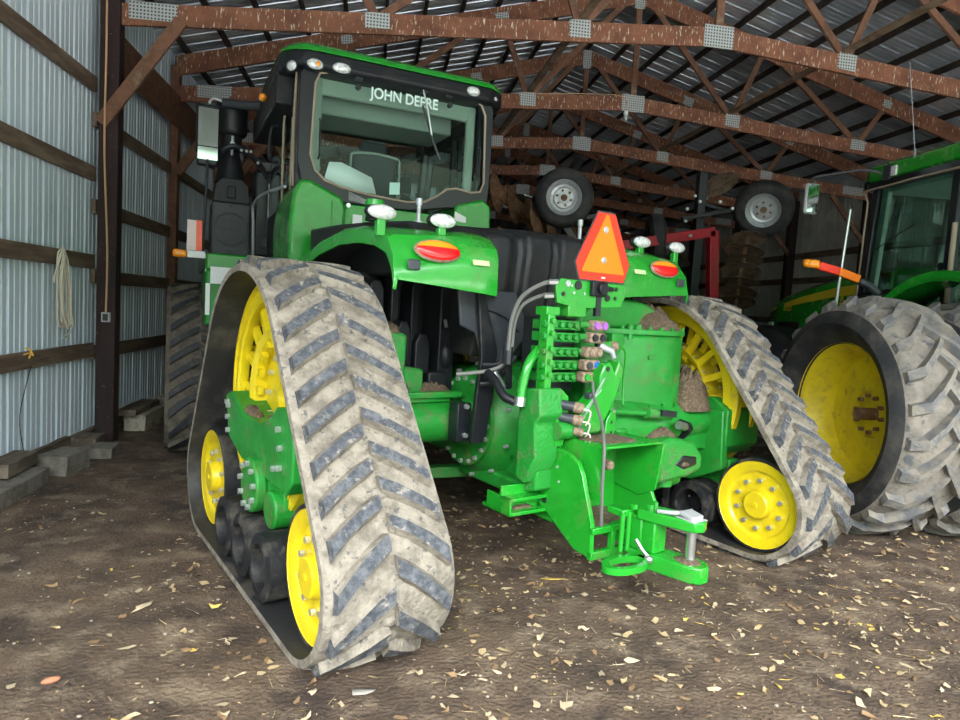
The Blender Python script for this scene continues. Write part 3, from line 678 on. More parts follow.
# ---- hydraulic valve stack
b = B(); b.bx(-.44, -.39, -.92, -.84, 1.12, 1.60); b.bx(-.44, -.34, -.90, -.80, 1.59, 1.64); b.bx(-.28, -.14, -.90, -.80, 1.59, 1.66); P(b, 'valve_manifold', green, .006)
cz = (1.545, 1.475, 1.39, 1.315, 1.245); cx = (-.05, -.06, -.08, -.09, -.10)
caps = [(purple, purple), (blackm, blackm), (coupler, coupler), (greyp, blue), (green, green)]
for i in range(5):
    z = cz[i]
    b = B(); b.bx(-.39, -.14, -.86, -.72, z-.034, z+.022); b.cyl((-.40, -.90, z), (-.46, -.90, z), .02, n=10)
    for k in range(4): b.cyl((-.36+.055*k, -.86, z-.005), (-.36+.055*k, -.895, z-.005), .018, n=8)
    b.bx(-.37, -.20, -.88, -.86, z-.03, z-.018)
    P(b, 'valve_section', greendk, .004)
    b = B(); b.box((cx[i], -.90, z), (.125, .07, .062)); P(b, 'hydraulic_coupler', coupler, .014)
    for k in (-1, 1):
        b = B(); b.cyl((cx[i]+k*.031, -.93, z), (cx[i]+k*.031, -.945, z), .023, .02, n=14); P(b, 'dust_cap', caps[i][0 if k < 0 else 1])
b = B(); b.bx(-.38, -.10, -.78, -.62, 1.15, 1.58); P(b, 'shaded_valve_housing', blackm, .01)  # housing coloured black to put shade between the valve sections
# connector plate under the sign
b = B(); b.prism([(-.37, 1.665), (-.385, 1.76), (-.35, 1.80), (-.20, 1.80), (-.20, 1.815), (-.10, 1.815), (-.08, 1.80), (.165, 1.80), (.15, 1.74), (.17, 1.72), (.14, 1.66), (-.12, 1.645), (-.28, 1.65)], 'y', -.90, -.885); P(b, 'connector_plate', green, .003)
for x, z, r, m in ((-.30, 1.775, .018, rimgrey), (-.33, 1.715, .013, blackm), (-.22, 1.77, .026, blackm), (.02, 1.71, .02, blackm), (.09, 1.765, .012, blackm), (.085, 1.712, .011, blackm), (-.25, 1.725, .008, bolt), (-.17, 1.725, .008, bolt), (-.27, 1.765, .007, bolt)):
    b = B(); b.cyl((x, -.90, z), (x, -.906, z), r, n=16); P(b, 'plate_hole' if m is blackm else 'bolt', m)
b = B(); b.bx(-.13, -.01, -.93, -.90, 1.715, 1.80); b.cyl((-.06, -.93, 1.76), (-.06, -.955, 1.76), .036, n=18); b.bx(.0, .05, -.925, -.90, 1.75, 1.775); P(b, 'trailer_socket', blackp, .006)
# slow moving vehicle sign
def tri(k, y): return [(x*k-.045, z) for x, z in ()]
S0 = [(-.118, 2.205), (.022, 2.205), (.175, 1.91), (.135, 1.80), (-.235, 1.80), (-.275, 1.90)]
b = B(); b.prism(S0, 'y', -.915, -.91); P(b, 'warning_sign', greyp)
sg = [o for o in bpy.data.objects if o.name == 'warning_sign'][0]; sg['label'] = 'orange triangle warning sign with red border'
def inset(p, k): cx_ = -.048; cz_ = 1.98; return [(cx_+(x-cx_)*k, cz_+(z-cz_)*k) for x, z in p]
b = B(); b.prism(inset(S0, .955), 'y', -.919, -.915); b.build('red_border', redrefl, sg)
b = B(); b.prism([(-.055, 2.185), (-.035, 2.185), (.125, 1.856), (.118, 1.852), (-.212, 1.852), (-.218, 1.862)], 'y', -.922, -.919); b.build('orange_panel', orange, sg)
for z in (2.10, 1.925): b = B(); b.cyl((-.05, -.922, z), (-.05, -.928, z), .020, .013, n=16); b.build('rivet', rimgrey, sg)
b = B(); b.bx(-.06, -.03, -.921, -.919, 1.82, 1.83); b.build('rating_label', pink, sg)
b = B(); b.bx(-.07, -.03, -.905, -.88, 1.60, 2.05); P(b, 'sign_post', blackm)
# hoses
for pts, r in (([(-.37, -.9, 1.775), (-.43, -.86, 1.77), (-.52, -.78, 1.69), (-.555, -.74, 1.56), (-.555, -.72, 1.38)], .0125), ([(-.38, -.88, 1.70), (-.43, -.84, 1.70), (-.50, -.76, 1.64), (-.52, -.72, 1.53), (-.52, -.71, 1.38)], .011),
               ([(-.53, -.70, 1.38), (-.53, -.66, 1.30), (-.60, -.6, 1.25), (-.75, -.5, 1.22)], .012)):
    b = B(); b.tube(pts, r, 8, 6); P(b, 'hydraulic_hose', hosem)
for q in ((-.375, -.9, 1.778), (-.385, -.88, 1.702)): b = B(); b.cyl(q, (q[0]-.05, q[1]+.02, q[2]-.004), .017, n=6); P(b, 'hose_fitting', steel)
b = B(); b.tube([(-.33, -.80, 1.43), (-.42, -.82, 1.39), (-.50, -.84, 1.31), (-.53, -.84, 1.20), (-.54, -.84, 1.10)], .027, 12, 6); P(b, 'return_pipe', green)
b = B(); b.tube([(-.54, -.84, 1.13), (-.545, -.84, 1.08)], .034, 12); P(b, 'pipe_clamp', steel)
b = B(); b.tube([(-.56, -.82, 1.10), (-.60, -.76, 1.13), (-.60, -.68, 1.2), (-.60, -.6, 1.24)], .026, 10, 5); P(b, 'rubber_elbow', blackp)
b = B(); b.tube([(-.54, -.70, 1.40), (-.54, -.70, 1.30)], .03, 8); b.tube([(-.50, -.66, 1.30), (-.44, -.6, 1.15)], .02, 8); P(b, 'wire_loom', blackm)
b = B(); b.tube([(-.10, -.95, 1.22), (-.13, -1.0, 1.14), (-.20, -1.14, 1.02), (-.28, -1.25, .9), (-.285, -1.26, .7), (-.26, -1.25, .48)], .009, 8, 6); P(b, 'release_cable', hosem)
b = B(); b.bx(-.145, -.085, -.985, -.93, 1.08, 1.16); P(b, 'cable_socket', greyp, .01)
b = B(); b.tube([(-.07, -.95, 1.22), (-.05, -.97, 1.17), (-.07, -.98, 1.12), (-.10, -.96, 1.13)], .01, 8, 5); P(b, 'ring', pink)
# three quick couplers on the left block
for i, (x, z) in enumerate(((-.34, 1.10), (-.34, 1.03), (-.33, .965))):
    b = B(); b.cyl((x, -.93, z), (x+.06, -1.0, z-.012), .027 if i < 2 else .018, n=16); P(b, 'quick_coupler', greyp)
    b = B(); b.cyl((x+.06, -1.0, z-.012), (x+.095, -1.04, z-.02), .030 if i < 2 else .024, n=16); P(b, 'coupler_cap', coupler)
    b = B(); b.tube([(x+.095, -1.04, z-.02), (x+.15, -1.04, z-.04), (x+.16, -1.0, z-.12), (x+.12, -.96, z-.13)], .005, 6, 6); P(b, 'cap_tether', pink)
b = B(); b.prism([(-.36, .86), (-.36, 1.16), (-.33, 1.18), (-.28, 1.14), (-.27, .98), (-.30, .86)], 'y', -.95, -.93); b.prism([(-.30, .90), (-.22, .90), (-.2, 1.0), (-.30, 1.02)], 'y', -.94, -.92); P(b, 'coupler_bracket', green, .004)
# big upper arm
b = B(); b.prism([(-.30, .93), (-.07, .93), (.05, 1.13), (.09, 1.24), (.10, 1.29), (.06, 1.35), (.03, 1.27), (-.01, 1.34), (-.06, 1.33), (-.09, 1.26), (-.08, 1.18), (-.26, 1.02)], 'y', -1.0, -.90); P(b, 'centre_link_bracket', green, .01)
b = B(); b.beam((-.24, -1.003, .97), (-.06, -1.003, 1.25), .004, .012, up=(0, 1, 0)); P(b, 'weld_bead', rimgrey)
b = B(); b.cyl((-.035, -1.004, 1.30), (-.035, -.98, 1.30), .014); P(b, 'pin_hole', blackm)
b = B(); b.cyl((-.37, -.96, .95), (-.14, -.96, .95), .05, n=20); P(b, 'pivot_tube', greendk)
b = B(); b.bx(.0, .14, -.95, -.93, 1.13, 1.16); b.bx(.06, .09, -.95, -.90, .85, 1.16); P(b, 'valve_tab', green, .004)
b = B(); b.prism([(.00, .82), (.05, .80), (.09, .90), (.10, 1.02), (.06, 1.05), (.02, 1.0)], 'y', -.97, -.93); b.prism([(-.06, .78), (.0, .74), (.02, .84), (-.04, .88)], 'y', -.99, -.93); P(b, 'drilled_strap', green, .006)
for z in (.86, .92, .98): b = B(); b.cyl((.06, -.972, z), (.06, -.968, z), .009, n=10); P(b, 'strap_hole', blackm)
# right side: big round housing
fp = [(.22, -.50), (.34, -.62), (.60, -.70), (.85, -.73), (1.0, -.70), (1.10, -.60), (1.15, -.42), (1.15, -.1), (1.0, .15), (.22, .15)]
b = B(); b.prism(fp, 'z', .97, 1.50); P(b, 'final_drive_housing', greendk, .03, ang=60)
b = B(); b.prism([(x*1.0+(.0), y-.015) for x, y in fp], 'z', 1.495, 1.53); P(b, 'housing_flange', greendk, .004)
for i in range(8): b = B(); x = .22+.11*i; b.cyl((x, -.60-.10*min(1, (x-.2)/.5), 1.53), (x, -.60-.10*min(1, (x-.2)/.5), 1.55), .013, n=6); P(b, 'bolt', greendk)
for x in (.50, .58): b = B(); b.cyl((x, -.66, 1.46), (x, -.66, 1.56), .024, n=10); P(b, 'stud', greendk)
b = B(); n = 28; b.prism([(.62+.44*cos(pi*i/n), 1.53+.20*sin(pi*i/n)) for i in range(n+1)], 'y', -.50, -.35); P(b, 'brake_cover', greendk, .03)
b = B(); b.mound((.95, -.42, 1.53), .25, .22, .16, seed=21); P(b, 'dried_mud', soil)
b = B(); b.bx(.64, .70, -.722, -.715, 1.33, 1.36); P(b, 'casting_mark', greenmud, .003)
b = B(); b.lathe([(.02, -.05), (.17, 0), (.18, .5), (.15, .8), (.13, 1.25), (.10, 1.25)], (.15, -.62, .88), V((1, 0, .0)), 32); P(b, 'axle_trumpet', greendk, ang=60)
b = B(); b.mound((1.22, -.60, .98), .24, .17, .26, seed=31); P(b, 'dried_mud', soil)
b = B(); b.tube([(.18, -.84, 1.02), (.56, -.84, .99)], .018, 10); P(b, 'turnbuckle_rod', greenmud)
b = B(); b.tube([(.50, -.85, 1.00), (.74, -.85, .975)], .036, 12); P(b, 'turnbuckle_sleeve', greenmud)
b = B(); b.cyl((.60, -.885, 1.0), (.735, -.89, .985), .026, .028, n=4); P(b, 'sleeve_opening', blackm)
b = B(); b.tube([(.16, -.84, 1.02), (.20, -.84, 1.018)], .027, 10); P(b, 'lock_nut', steel)
b = B(); b.tube([(.18, -.75, 1.42), (.26, -.78, 1.42)], .03, 12); P(b, 'quick_coupler', coupler)
b = B(); b.tube([(.26, -.80, 1.42), (.32, -.8, 1.38), (.34, -.78, 1.2), (.35, -.78, 1.05)], .007, 6, 6); P(b, 'brake_line', green)
b = B(); b.bx(.02, .14, -.85, -.82, 1.40, 1.45); P(b, 'valve_tab', green, .004)
b = B(); b.tube([(-.02, -.9, 1.43), (.06, -.93, 1.40), (.08, -.93, 1.36)], [.022, .02, .016], 10); P(b, 'coupler_handle', rimgrey)
# lower right linkage casting
b = B(); b.prism([(.50, .62), (.52, .80), (.68, .84), (.90, .80), (1.0, .70), (1.0, .60), (.85, .56), (.55, .54)], 'y', -.95, -.72); P(b, 'link_casting', greenmud, .03)
b = B(); b.prism([(.70, .66), (.78, .72), (.92, .70), (.93, .64), (.80, .62)], 'y', -.956, -.90); P(b, 'casting_pocket', blackm, .01)
b = B(); b.mound((.80, -.952, .655), .05, .01, .02, seed=5); P(b, 'dried_mud', soil)
b = B(); b.cyl((.72, -.85, .50), (.72, -.85, .56), .06, n=18); b.cyl((.50, -.8, .5), (.98, -.74, .5), .05, n=14); P(b, 'link_pivot', greendk)
bolts(3, (.50, -.96, .70), (0, -1, 0), .05, .018, .02, .5, 3.2)
b = B(); b.bx(.46, .56, -.96, -.92, .58, .80); P(b, 'bolt_plate', greendk, .006)
b = B(); b.bx(.25, .50, -.70, -.5, .60, .90); b.cyl((.35, -.72, .50), (.35, -.72, .9), .09, n=20); P(b, 'lower_housing', greendk, .02)
b = B(); b.prism([(1.08, .70), (1.10, .92), (1.16, .95), (1.42, .80), (1.42, .66)], 'y', -.72, -.62); P(b, 'track_link_plate', greendk, .01)
b = B(); b.mound((.72, -.80, .83), .14, .1, .05, seed=51); P(b, 'dried_mud', soil)
b = B(); b.tube([(.92, -.80, .90), (1.02, -.8, .86), (1.02, -.7, .76)], .03, 10, 4); P(b, 'suspension_hose', blackp)
b = B(); b.cyl((.84, -.85, .90), (.93, -.83, .88), .03, n=10); P(b, 'fitting', steel)

# ---- fuel tank and inner panels
xs = [-.98, -.9, -.62, -.46, -.44, -.30, -.27, -.21, -.18, .0, .03, .07, .10, .26, .29, .33, .36, .62]
off = [.0, .0, .0, .0, .0, .02, .0, .0, .06, .07, .02, .02, .075, .075, .02, .02, .06, .06]
def tank(i0, i1, prof, nm):
    b = B(); vs = []; K = len(prof)
    for i in range(i0, i1):
        for k, (y, z) in enumerate(prof): vs.append((xs[i], y-(off[i] if k < 5 else 0), z+(off[i]*.4 if 3 <= k < 7 else 0)))
    m_ = i1-i0
    b.poly(vs, [(i*K+k, i*K+(k+1) % K, (i+1)*K+(k+1) % K, (i+1)*K+k) for i in range(m_-1) for k in range(K)]+[tuple(range(K)), tuple((m_-1)*K+k for k in range(K))])
    P(b, nm, blackpd, .018)
tank(0, 4, [(-.34, 1.78), (-.36, 1.85), (-.36, 1.96), (-.33, 2.04), (-.24, 2.09), (.2, 2.12), (.8, 2.14), (1.3, 2.14), (1.3, 1.78)], 'tank_wing')
tank(3, 18, [(-.20, 1.30), (-.30, 1.62), (-.34, 1.98), (-.32, 2.06), (-.24, 2.10), (.2, 2.15), (.8, 2.22), (1.3, 2.24), (1.3, 1.3)], 'fuel_tank')
b = B()
for x0, x1, yy, zt_ in ((-1.04, -.93, .10, 1.75), (-.92, -.89, .2, 1.78), (-.86, -.76, .04, 1.50), (-.86, -.80, .14, 1.78), (-.71, -.60, .06, 1.42), (-.72, -.66, .12, 1.78), (-.54, -.42, .05, 1.78)): b.prism([(x0, .95), (x1, .95), (x1, zt_-.06), (x1-.03, zt_), (x0+.03, zt_), (x0, zt_-.06)], 'y', yy, .4)
b.bx(-1.05, -.3, .28, .6, .9, 1.80)
b.ell((-.48, .06, 1.28), (.05, .05, .09)); b.ell((-.81, .06, 1.2), (.04, .05, .10))
P(b, 'inner_fender_panel', blackp, .03)
b = B(); b.prism([(-.71, 1.72), (-.28, 1.72), (-.17, 1.52), (-.20, 1.42), (-.33, 1.24), (-.42, 1.08), (-.50, 1.30), (-.57, 1.46), (-.68, 1.50)], 'y', -.41, -.385); P(b, 'side_shield', greyp, .01)
b = B(); b.tube([(-.50, -.415, 1.60), (-.36, -.42, 1.56), (-.24, -.415, 1.47)], .005, 6, 4); P(b, 'breather_line', blackm)
bolts(1, (-.29, -.412, 1.36), (0, -1, 0), 0, .018, .01)
b = B(); b.prism([(-.60, 1.72), (-.56, 1.72), (-.44, 1.38), (-.43, 1.2), (-.48, .84), (-.52, .79), (-.59, .79), (-.57, 1.1), (-.55, 1.32)], 'y', -.46, -.43); P(b, 'rubber_flap', blackp, .006)
bolts(2, (-.56, -.34, .91), (0, -1, 0), .09, .018, .02)
b = B(); b.bx(-.62, -.52, -.34, -.24, .78, 1.02); P(b, 'flap_bracket', blackm, .006)

b = B(); b.tube([(-.52, .02, 1.52), (-.52, .0, 1.47)], .012, 8); P(b, 'latch_pin', steel)
# ---- rear fenders
def fender(s, yo=0., off=(0, 0, 0)):
    r = empty('rear_fender', off); r.parent = TR
    st = [(-.60, 1.78, 1.89), (-.575, 1.88, 1.95), (-.50, 1.97, 2.01), (-.36, 2.015, 2.05), (-.15, 2.04, 2.075), (.12, 2.04, 2.085), (.45, 1.99, 2.07), (.78, 1.89, 2.0), (1.0, 1.75, 1.9)]
    # rows of (y, z outer, z inner); columns across x
    cols = [(1.24, -.10, 0), (1.235, -.02, 0), (1.20, 0, 0), (.98, .0, .45), (.80, .0, .8), (.66, .0, 1.), (.57, .0, 1.), (.42, -.05, 1.)]
    vs = []; K = len(cols)
    for (y, zo, zi) in st:
        for (x, dz, t) in cols:
            yy = y
            if y < -.3 and x < .5: yy = y+.20
            vs.append((s*x, yy+yo, zo+(zi-zo)*t+dz))
    fs = [(i*K+k, i*K+k+1, (i+1)*K+k+1, (i+1)*K+k) for i in range(len(st)-1) for k in range(K-1)]
    b = B(); g = b.poly(vs, fs)
    # rear drop face
    zt = [1.74, 1.735, 1.73, 1.715, 1.70, 1.69, 1.68, 1.68]
    low = [(s*c[0], vs[k][1]-.005, zt[k]) for k, c in enumerate(cols)]
    top = [vs[k] for k in range(K)]
    b.poly(top+low, [(k, k+1, K+k+1, K+k) for k in range(K-1)])
    bmesh.ops.remove_doubles(b.bm, verts=b.bm.verts[:], dist=1e-4)
    bmesh.ops.recalc_face_normals(b.bm, faces=b.bm.faces[:])
    o = b.build('fender_shell', green, r, ang=28)
    md = o.modifiers.new('thick', 'SOLIDIFY'); md.thickness = .022; md.offset = -1 
    bv = o.modifiers.new('bev', 'BEVEL'); bv.width = .01; bv.segments = 2; bv.limit_method = 'ANGLE'
    # black liner under the fender
    b = B(); b.poly([(s*x, y+yo, z-.05) for y, z, _ in st[1:] for x in (1.20, .55)], [(2*i, 2*i+1, 2*i+3, 2*i+2) for i in range(len(st)-2)])
    o = b.build('fender_liner', blackp, r); md = o.modifiers.new('thick', 'SOLIDIFY'); md.thickness = .02
    # tail lamp
    M = Matrix.Rotation(-.30, 3, 'X')
    xl = .98 if s < 0 else .96; zl = 1.90; yl = -.60+yo
    def lens(nm, rx, rz, m, dy, half=None):
        b = B(); vs = []; n = 28
        rings = [(1, 0), (.93, -.012), (.7, -.02), (.35, -.024)]
        for q, d in rings:
            for i in range(n):
                a = 2*pi*i/n; z = rz*q*sin(a)
                if half == 1: z = max(z, rz*.22)
                if half == -1: z = min(z, rz*.22)
                vs.append(M @ V((rx*q*cos(a), d+dy, z))+V((s*xl, yl, zl)))
        k = len(rings); b.poly(vs, [(j*n+i, j*n+(i+1) % n, (j+1)*n+(i+1) % n, (j+1)*n+i) for j in range(k-1) for i in range(n)]+[tuple((k-1)*n+i for i in range(n))])
        return b.build(nm, m, r, ang=50)
    lens('lamp_bezel', .148, .064, coupler, .0); lens('amber_lens', .141, .058, amber, -.006, 1); lens('red_lens', .141, .058, redlens, -.006, -1)
    b = B(); b.box((s*1.13, -.615+yo, 1.815), (.075, .012, .055)); b.build('black_patch', greyp, r, bev=.006)
    b = B(); b.box((s*.70, -.612+yo, 1.86), (.11, .008, .03), Matrix.Rotation(-.3, 3, 'X')); b.build('reflector_strip', mat('faded reflector', (.55, .75, .35), .3), r)
    # work lamps on brackets
    for xw in (1.25, .87):
        b = B(); b.bx(s*(xw)-.025, s*(xw)+.025, -.46+yo, -.42+yo, 1.96, 2.05); b.build('lamp_bracket', green, r, bev=.006)
        lamp = B(); lamp.ell((s*xw, -.46+yo, 2.085), (.085, .03, .040), 20, 10); lamp.build('work_lamp', lensw, r)
        lamp = B(); lamp.ell((s*xw, -.43+yo, 2.085), (.09, .045, .044), 20, 10); lamp.build('lamp_housing', blackp, r)
    return r
fender(-1); fender(1, 0, (-.09, 0, .055))
b = B(); b.cyl((-1.05, .05, 2.10), (-1.05, .05, 2.19), .055, .045); P(b, 'filler_neck', blackp)
b = B(); b.cyl((-1.05, .05, 2.19), (-1.05, .05, 2.225), .06, .055, n=20); P(b, 'fuel_cap', [green])
for x in (-.77, .42):
    y = .0 if x < 0 else -.2
    b = B(); b.cyl((x, y, 2.12), (x, y, 2.23), .013, n=8); b.cyl((x, y, 2.23), (x, y, 2.27), .02, n=10); b.cyl((x, y, 2.10), (x, y, 2.13), .03, n=10); P(b, 'tank_stud', rimgrey)

# extra castings, bolts and lines around the differential
for q in ((-.25, -.62, .62), (-.25, -.62, .80), (-.25, -.62, .95), (-.18, -.62, 1.0), (.0, -.62, 1.0)): b = B(); b.cyl(q, (q[0], q[1]-.02, q[2]), .016, n=6); P(b, 'bolt', bolt)
for z in (.68, .84, 1.0): b = B(); b.bx(-.27, -.235, -.30, -.18, z-.05, z+.03); P(b, 'casting_rib', greendk, .01)
for i in range(5):
    z = (1.545, 1.475, 1.39, 1.315, 1.245)[i]
    b = B(); b.tube([(-.14, -.86, z), (-.12, -.88, z+.004), (-.10, -.89, z)], .02, 8); P(b, 'coupler_neck', greendk)
    b = B(); b.cyl((-.42, -.925, z+.018), (-.42, -.945, z+.018), .016, n=6); P(b, 'bolt', green)
for a_, c_ in (((-.60, -.55, 1.28), (-.46, -.62, 1.36)), ((-.50, -.5, 1.2), (-.40, -.6, 1.34)), ((-.58, -.5, 1.16), (-.42, -.55, 1.26))):
    b = B(); b.tube([a_, ((a_[0]+c_[0])/2, a_[1]-.05, (a_[2]+c_[2])/2-.03), c_], .014, 8, 5); P(b, 'hydraulic_hose', blackm)
b = B(); b.tube([(-.56, -.6, 1.24), (-.53, -.62, 1.19), (-.50, -.62, 1.15)], .024, 10); P(b, 'hose_fitting', steel)
b = B(); b.prism([(.28, 1.36), (.34, 1.36), (.40, 1.44), (.38, 1.50), (.28, 1.50)], 'y', -.72, -.68); P(b, 'casting_rib', greendk, .006)
for x in (.30, .42, .66, .80, .94): b = B(); b.cyl((x, -.735+.06*abs(x-.7), 1.02), (x, -.75+.06*abs(x-.7), 1.02), .010, n=6); P(b, 'bolt', greendk)
b = B(); b.bx(.24, 1.0, -.72, -.66, .955, .985); P(b, 'housing_flange', greendk, .006)

# ------------------------------------------------------------------ front frame: cab, hood, intake tower
def PF(b, name, m, bev=.0, ang=38):
    o = b.build(name, m, TR, bev=bev, ang=ang); o.location = F0; o.rotation_euler = (0, 0, FH); return o
CAB = empty('cab', F0, FH); CAB.parent = TR
def PC(b, name, m, bev=.0, ang=38): return b.build(name, m, CAB, bev=bev, ang=ang)
cx0, cx1 = -1.02, .64          # cab side planes
cc = (cx0+cx1)/2
# window outline (x,z)
WO = [(-.90, 3.30), (-.87, 3.38), (-.80, 3.40), (.46, 3.42), (.54, 3.38), (.58, 3.30), (.60, 2.72), (.57, 2.64), (.48, 2.62), (.34, 2.64), (.25, 2.62), (.16, 2.55), (.05, 2.49), (-.10, 2.47), (-.42, 2.49), (-.66, 2.52), (-.80, 2.56), (-.88, 2.63), (-.92, 2.75)]
OUT = [(-1.02, 3.36), (-.95, 3.46), (-.80, 3.48), (.50, 3.50), (.60, 3.46), (.66, 3.36), (.66, 2.70), (.64, 2.50), (.5, 2.47), (.36, 2.47), (.25, 2.46), (.16, 2.44), (.05, 2.42), (-.10, 2.40), (-.42, 2.40), (-.70, 2.40), (-.86, 2.42), (-.97, 2.50), (-1.02, 2.68)]
n = len(WO)
b = B(); vs = [(x, y, z) for y in (-.10, -.02) for L_ in (WO, OUT) for x, z in L_]
fs = []
for i in range(n):
    j = (i+1) % n
    fs += [(i, j, n+j, n+i), (2*n+i, 3*n+i, 3*n+j, 2*n+j), (i, 2*n+i, 2*n+j, j), (n+i, n+j, 3*n+j, 3*n+i)]
b.poly(vs, fs); PC(b, 'rear_window_frame', blackm, .01)
b = B(); b.poly([(x, -.075, z) for x, z in WO], [tuple(range(n))]); gl = PC(b, 'rear_window_glass', glasst)
b = B(); b.tube([(x, -.105, z) for x, z in WO+WO[:1]], .010, 6); PC(b, 'window_seal', beige)
t = text_mesh('window_lettering', 'JOHN DEERE', .12, lettr, CAB, Matrix.Translation((-.155, -.084, 3.315)) @ Matrix.Rotation(pi/2, 4, 'X'), .0006, sx=.86)
# body shell below glass, side posts, floor, roof
b = B(); b.bx(cx0, cx1, 0, 1.65, 1.45, 2.42); PC(b, 'cab_base', blackp, .03)
for x in (cx0+.04, cx1-.04):
    for p_, q_, w_ in (((x, .0, 2.4), (x, .02, 3.45), .085), ((x, 1.62, 2.3), (x, 1.45, 3.45), .065), ((x, .62, 2.3), (x, .66, 3.45), .055)):
        b = B(); b.beam(p_, q_, w_, w_, up=(0, 1, 0)); PC(b, 'cab_post', blackm, .01)
for x in (-.86, .50): b = B(); b.beam((x, .04, 2.45), (x, .04, 3.40), .085, .06, up=(0, 1, 0)); PC(b, 'post_trim', cabin, .02)
b = B()
b.bx(cx0+.05, cx1-.05, .05, 1.6, 3.36, 3.42); b.bx(cx0+.1, cx1-.1, .02, .08, 3.26, 3.40); b.bx(-.78, .45, .35, .9, 3.20, 3.37)
PC(b, 'interior_trim', cabin, .02)
for x in (cx0+.01, cx1-.01):
    b = B(); b.poly([(x, .06, 2.2), (x, .60, 2.2), (x, .63, 3.42), (x, .06, 3.42)], [(0, 1, 2, 3)]); PC(b, 'side_glass', glasst); b = B(); b.poly([(x, .68, 1.8), (x, 1.58, 1.8), (x, 1.45, 3.42), (x, .70, 3.42)], [(0, 1, 2, 3)]); PC(b, 'side_glass', glasst)
b = B(); b.poly([(cx0+.08, 1.63, 2.2), (cx1-.08, 1.63, 2.2), (cx1-.1, 1.47, 3.4), (cx0+.1, 1.47, 3.4)], [(0, 1, 2, 3)]); PC(b, 'windshield', glasst)
b = B(); b.tube([(cx0-.01, .0, 3.42), (cx0-.012, .04, 3.0), (cx0-.01, .0, 2.5)], .011, 6, 5); PC(b, 'window_seal', beige)
b = B(); b.tube([(cx0-.02, .45, 3.38), (cx0-.025, .5, 3.0), (cx0-.02, .5, 2.3)], .010, 6, 5); PC(b, 'door_seal', beige)
# roof
def roofring(z, e, x0=-1.16, x1=.80, y0=-.16, y1=1.85, yb=0):
    P_ = []; r = .26
    for (qx, qy, a0) in ((x1-r, y0+r, -pi/2), (x1-r, y1-r, 0), (x0+r, y1-r, pi/2), (x0+r, y0+r, pi)):
        for k in range(6):
            a = a0+pi/2*k/5; P_.append((qx+(r-e)*cos(a), qy+(r-e)*sin(a), z+(yb if 0 else 0)))
    return P_
def loft(b, rings, cap=True):
    k = len(rings[0]); vs = [p for r in rings for p in r]
    b.poly(vs, [(j*k+i, j*k+(i+1) % k, (j+1)*k+(i+1) % k, (j+1)*k+i) for j in range(len(rings)-1) for i in range(k)]+([tuple(range(k)), tuple((len(rings)-1)*k+i for i in range(k))] if cap else []))
b = B(); loft(b, [roofring(3.385, .12), roofring(3.39, .05), roofring(3.42, .0), roofring(3.515, .0), roofring(3.53, .01)]); 
b.bx(-1.17, -.98, .15, 1.75, 3.16, 3.40); b.bx(.58, .74, .15, 1.75, 3.24, 3.40)
PC(b, 'roof_band', blackp, .02, ang=50)
b = B(); loft(b, [roofring(3.528, .0), roofring(3.56, .01), roofring(3.60, .06), roofring(3.64, .20), roofring(3.66, .255)]); PC(b, 'roof_cap', green, ang=50)
for x, z, rx in ((-1.08, 3.40, .045), (-.92, 3.425, .065), (-.71, 3.435, .075), (.43, 3.47, .065), (.66, 3.455, .055)):
    tw = -.9 if x < -1 else (.7 if x > .5 else 0)
    M = Matrix.Rotation(tw, 3, 'Z'); yy = -.155+(.075 if x < -1 else (.06 if x > .5 else 0))
    b = B(); b.ell((x, yy, z), (rx, .03, .042), 20, 10, M); PC(b, 'roof_lamp', lensw)
    b = B(); b.ell((x, yy+.012, z), (rx+.012, .03, .052), 20, 10, M); PC(b, 'lamp_bezel', blackm)
b = B(); b.ell((-.90, -.178, 3.425), (.02, .012, .02), 10, 8); PC(b, 'indicator_bulb', amber)
b = B(); b.ell((-1.22, .55, 3.30), (.035, .05, .035), 12, 8); PC(b, 'marker_lamp', amber)
for x in (-.56, .0, .22): b = B(); b.box((x, -.11, 3.40), (.06, .05, .035)); PC(b, 'window_hinge', blackm, .006)
for x in (-.56, .24): b = B(); b.cyl((x, -.09, 3.33), (x, -.12, 3.33), .022, n=12); PC(b, 'glass_clamp', blackm)
# wiper
b = B(); b.tube([(-.02, -.13, 3.42), (.03, -.14, 3.25), (.08, -.13, 3.05)], .007, 6); PC(b, 'wiper_arm', steel)
b = B(); b.tube([(-.01, -.12, 3.28), (.10, -.12, 3.0), (.17, -.12, 2.86)], .010, 6); PC(b, 'wiper_blade', blackm)
for x, z0, z1 in ((-.86, 2.72, 3.03), (.53, 2.75, 3.02)):
    b = B(); b.tube([(x, -.11, z0), (x, -.15, z0+.02), (x, -.15, z1-.02), (x, -.11, z1)], .008, 8); PC(b, 'window_handle', blackm)
# seat, console, wheel, paper
b = B(); b.box((-.16, .80, 2.72), (.44, .12, .62)); b.box((-.16, 1.0, 2.40), (.50, .48, .14)); b.box((-.16, .80, 3.06), (.26, .09, .16)); PC(b, 'operator_seat', cabdk, .05)
b = B(); b.tube([(-.38, .75, 2.45), (-.40, .73, 2.9), (-.34, .73, 3.0), (.02, .73, 3.0), (.08, .73, 2.9), (.06, .75, 2.45)], .012, 8, 5); PC(b, 'seat_piping', cabin)
b = B(); b.box((.22, 1.0, 2.55), (.16, .5, .12)); b.box((.28, 1.25, 2.85), (.20, .04, .16)); PC(b, 'armrest_console', cabdk, .02)
b = B(); b.lathe([(.17, 0), (.19, .012), (.2, 0), (.19, -.012)], (-.16, 1.35, 2.72), V((0, -.5, 1)), 28, closed=True); b.cyl((-.16, 1.35, 2.72), (-.16, 1.5, 2.3), .03); PC(b, 'steering_wheel', blackm)
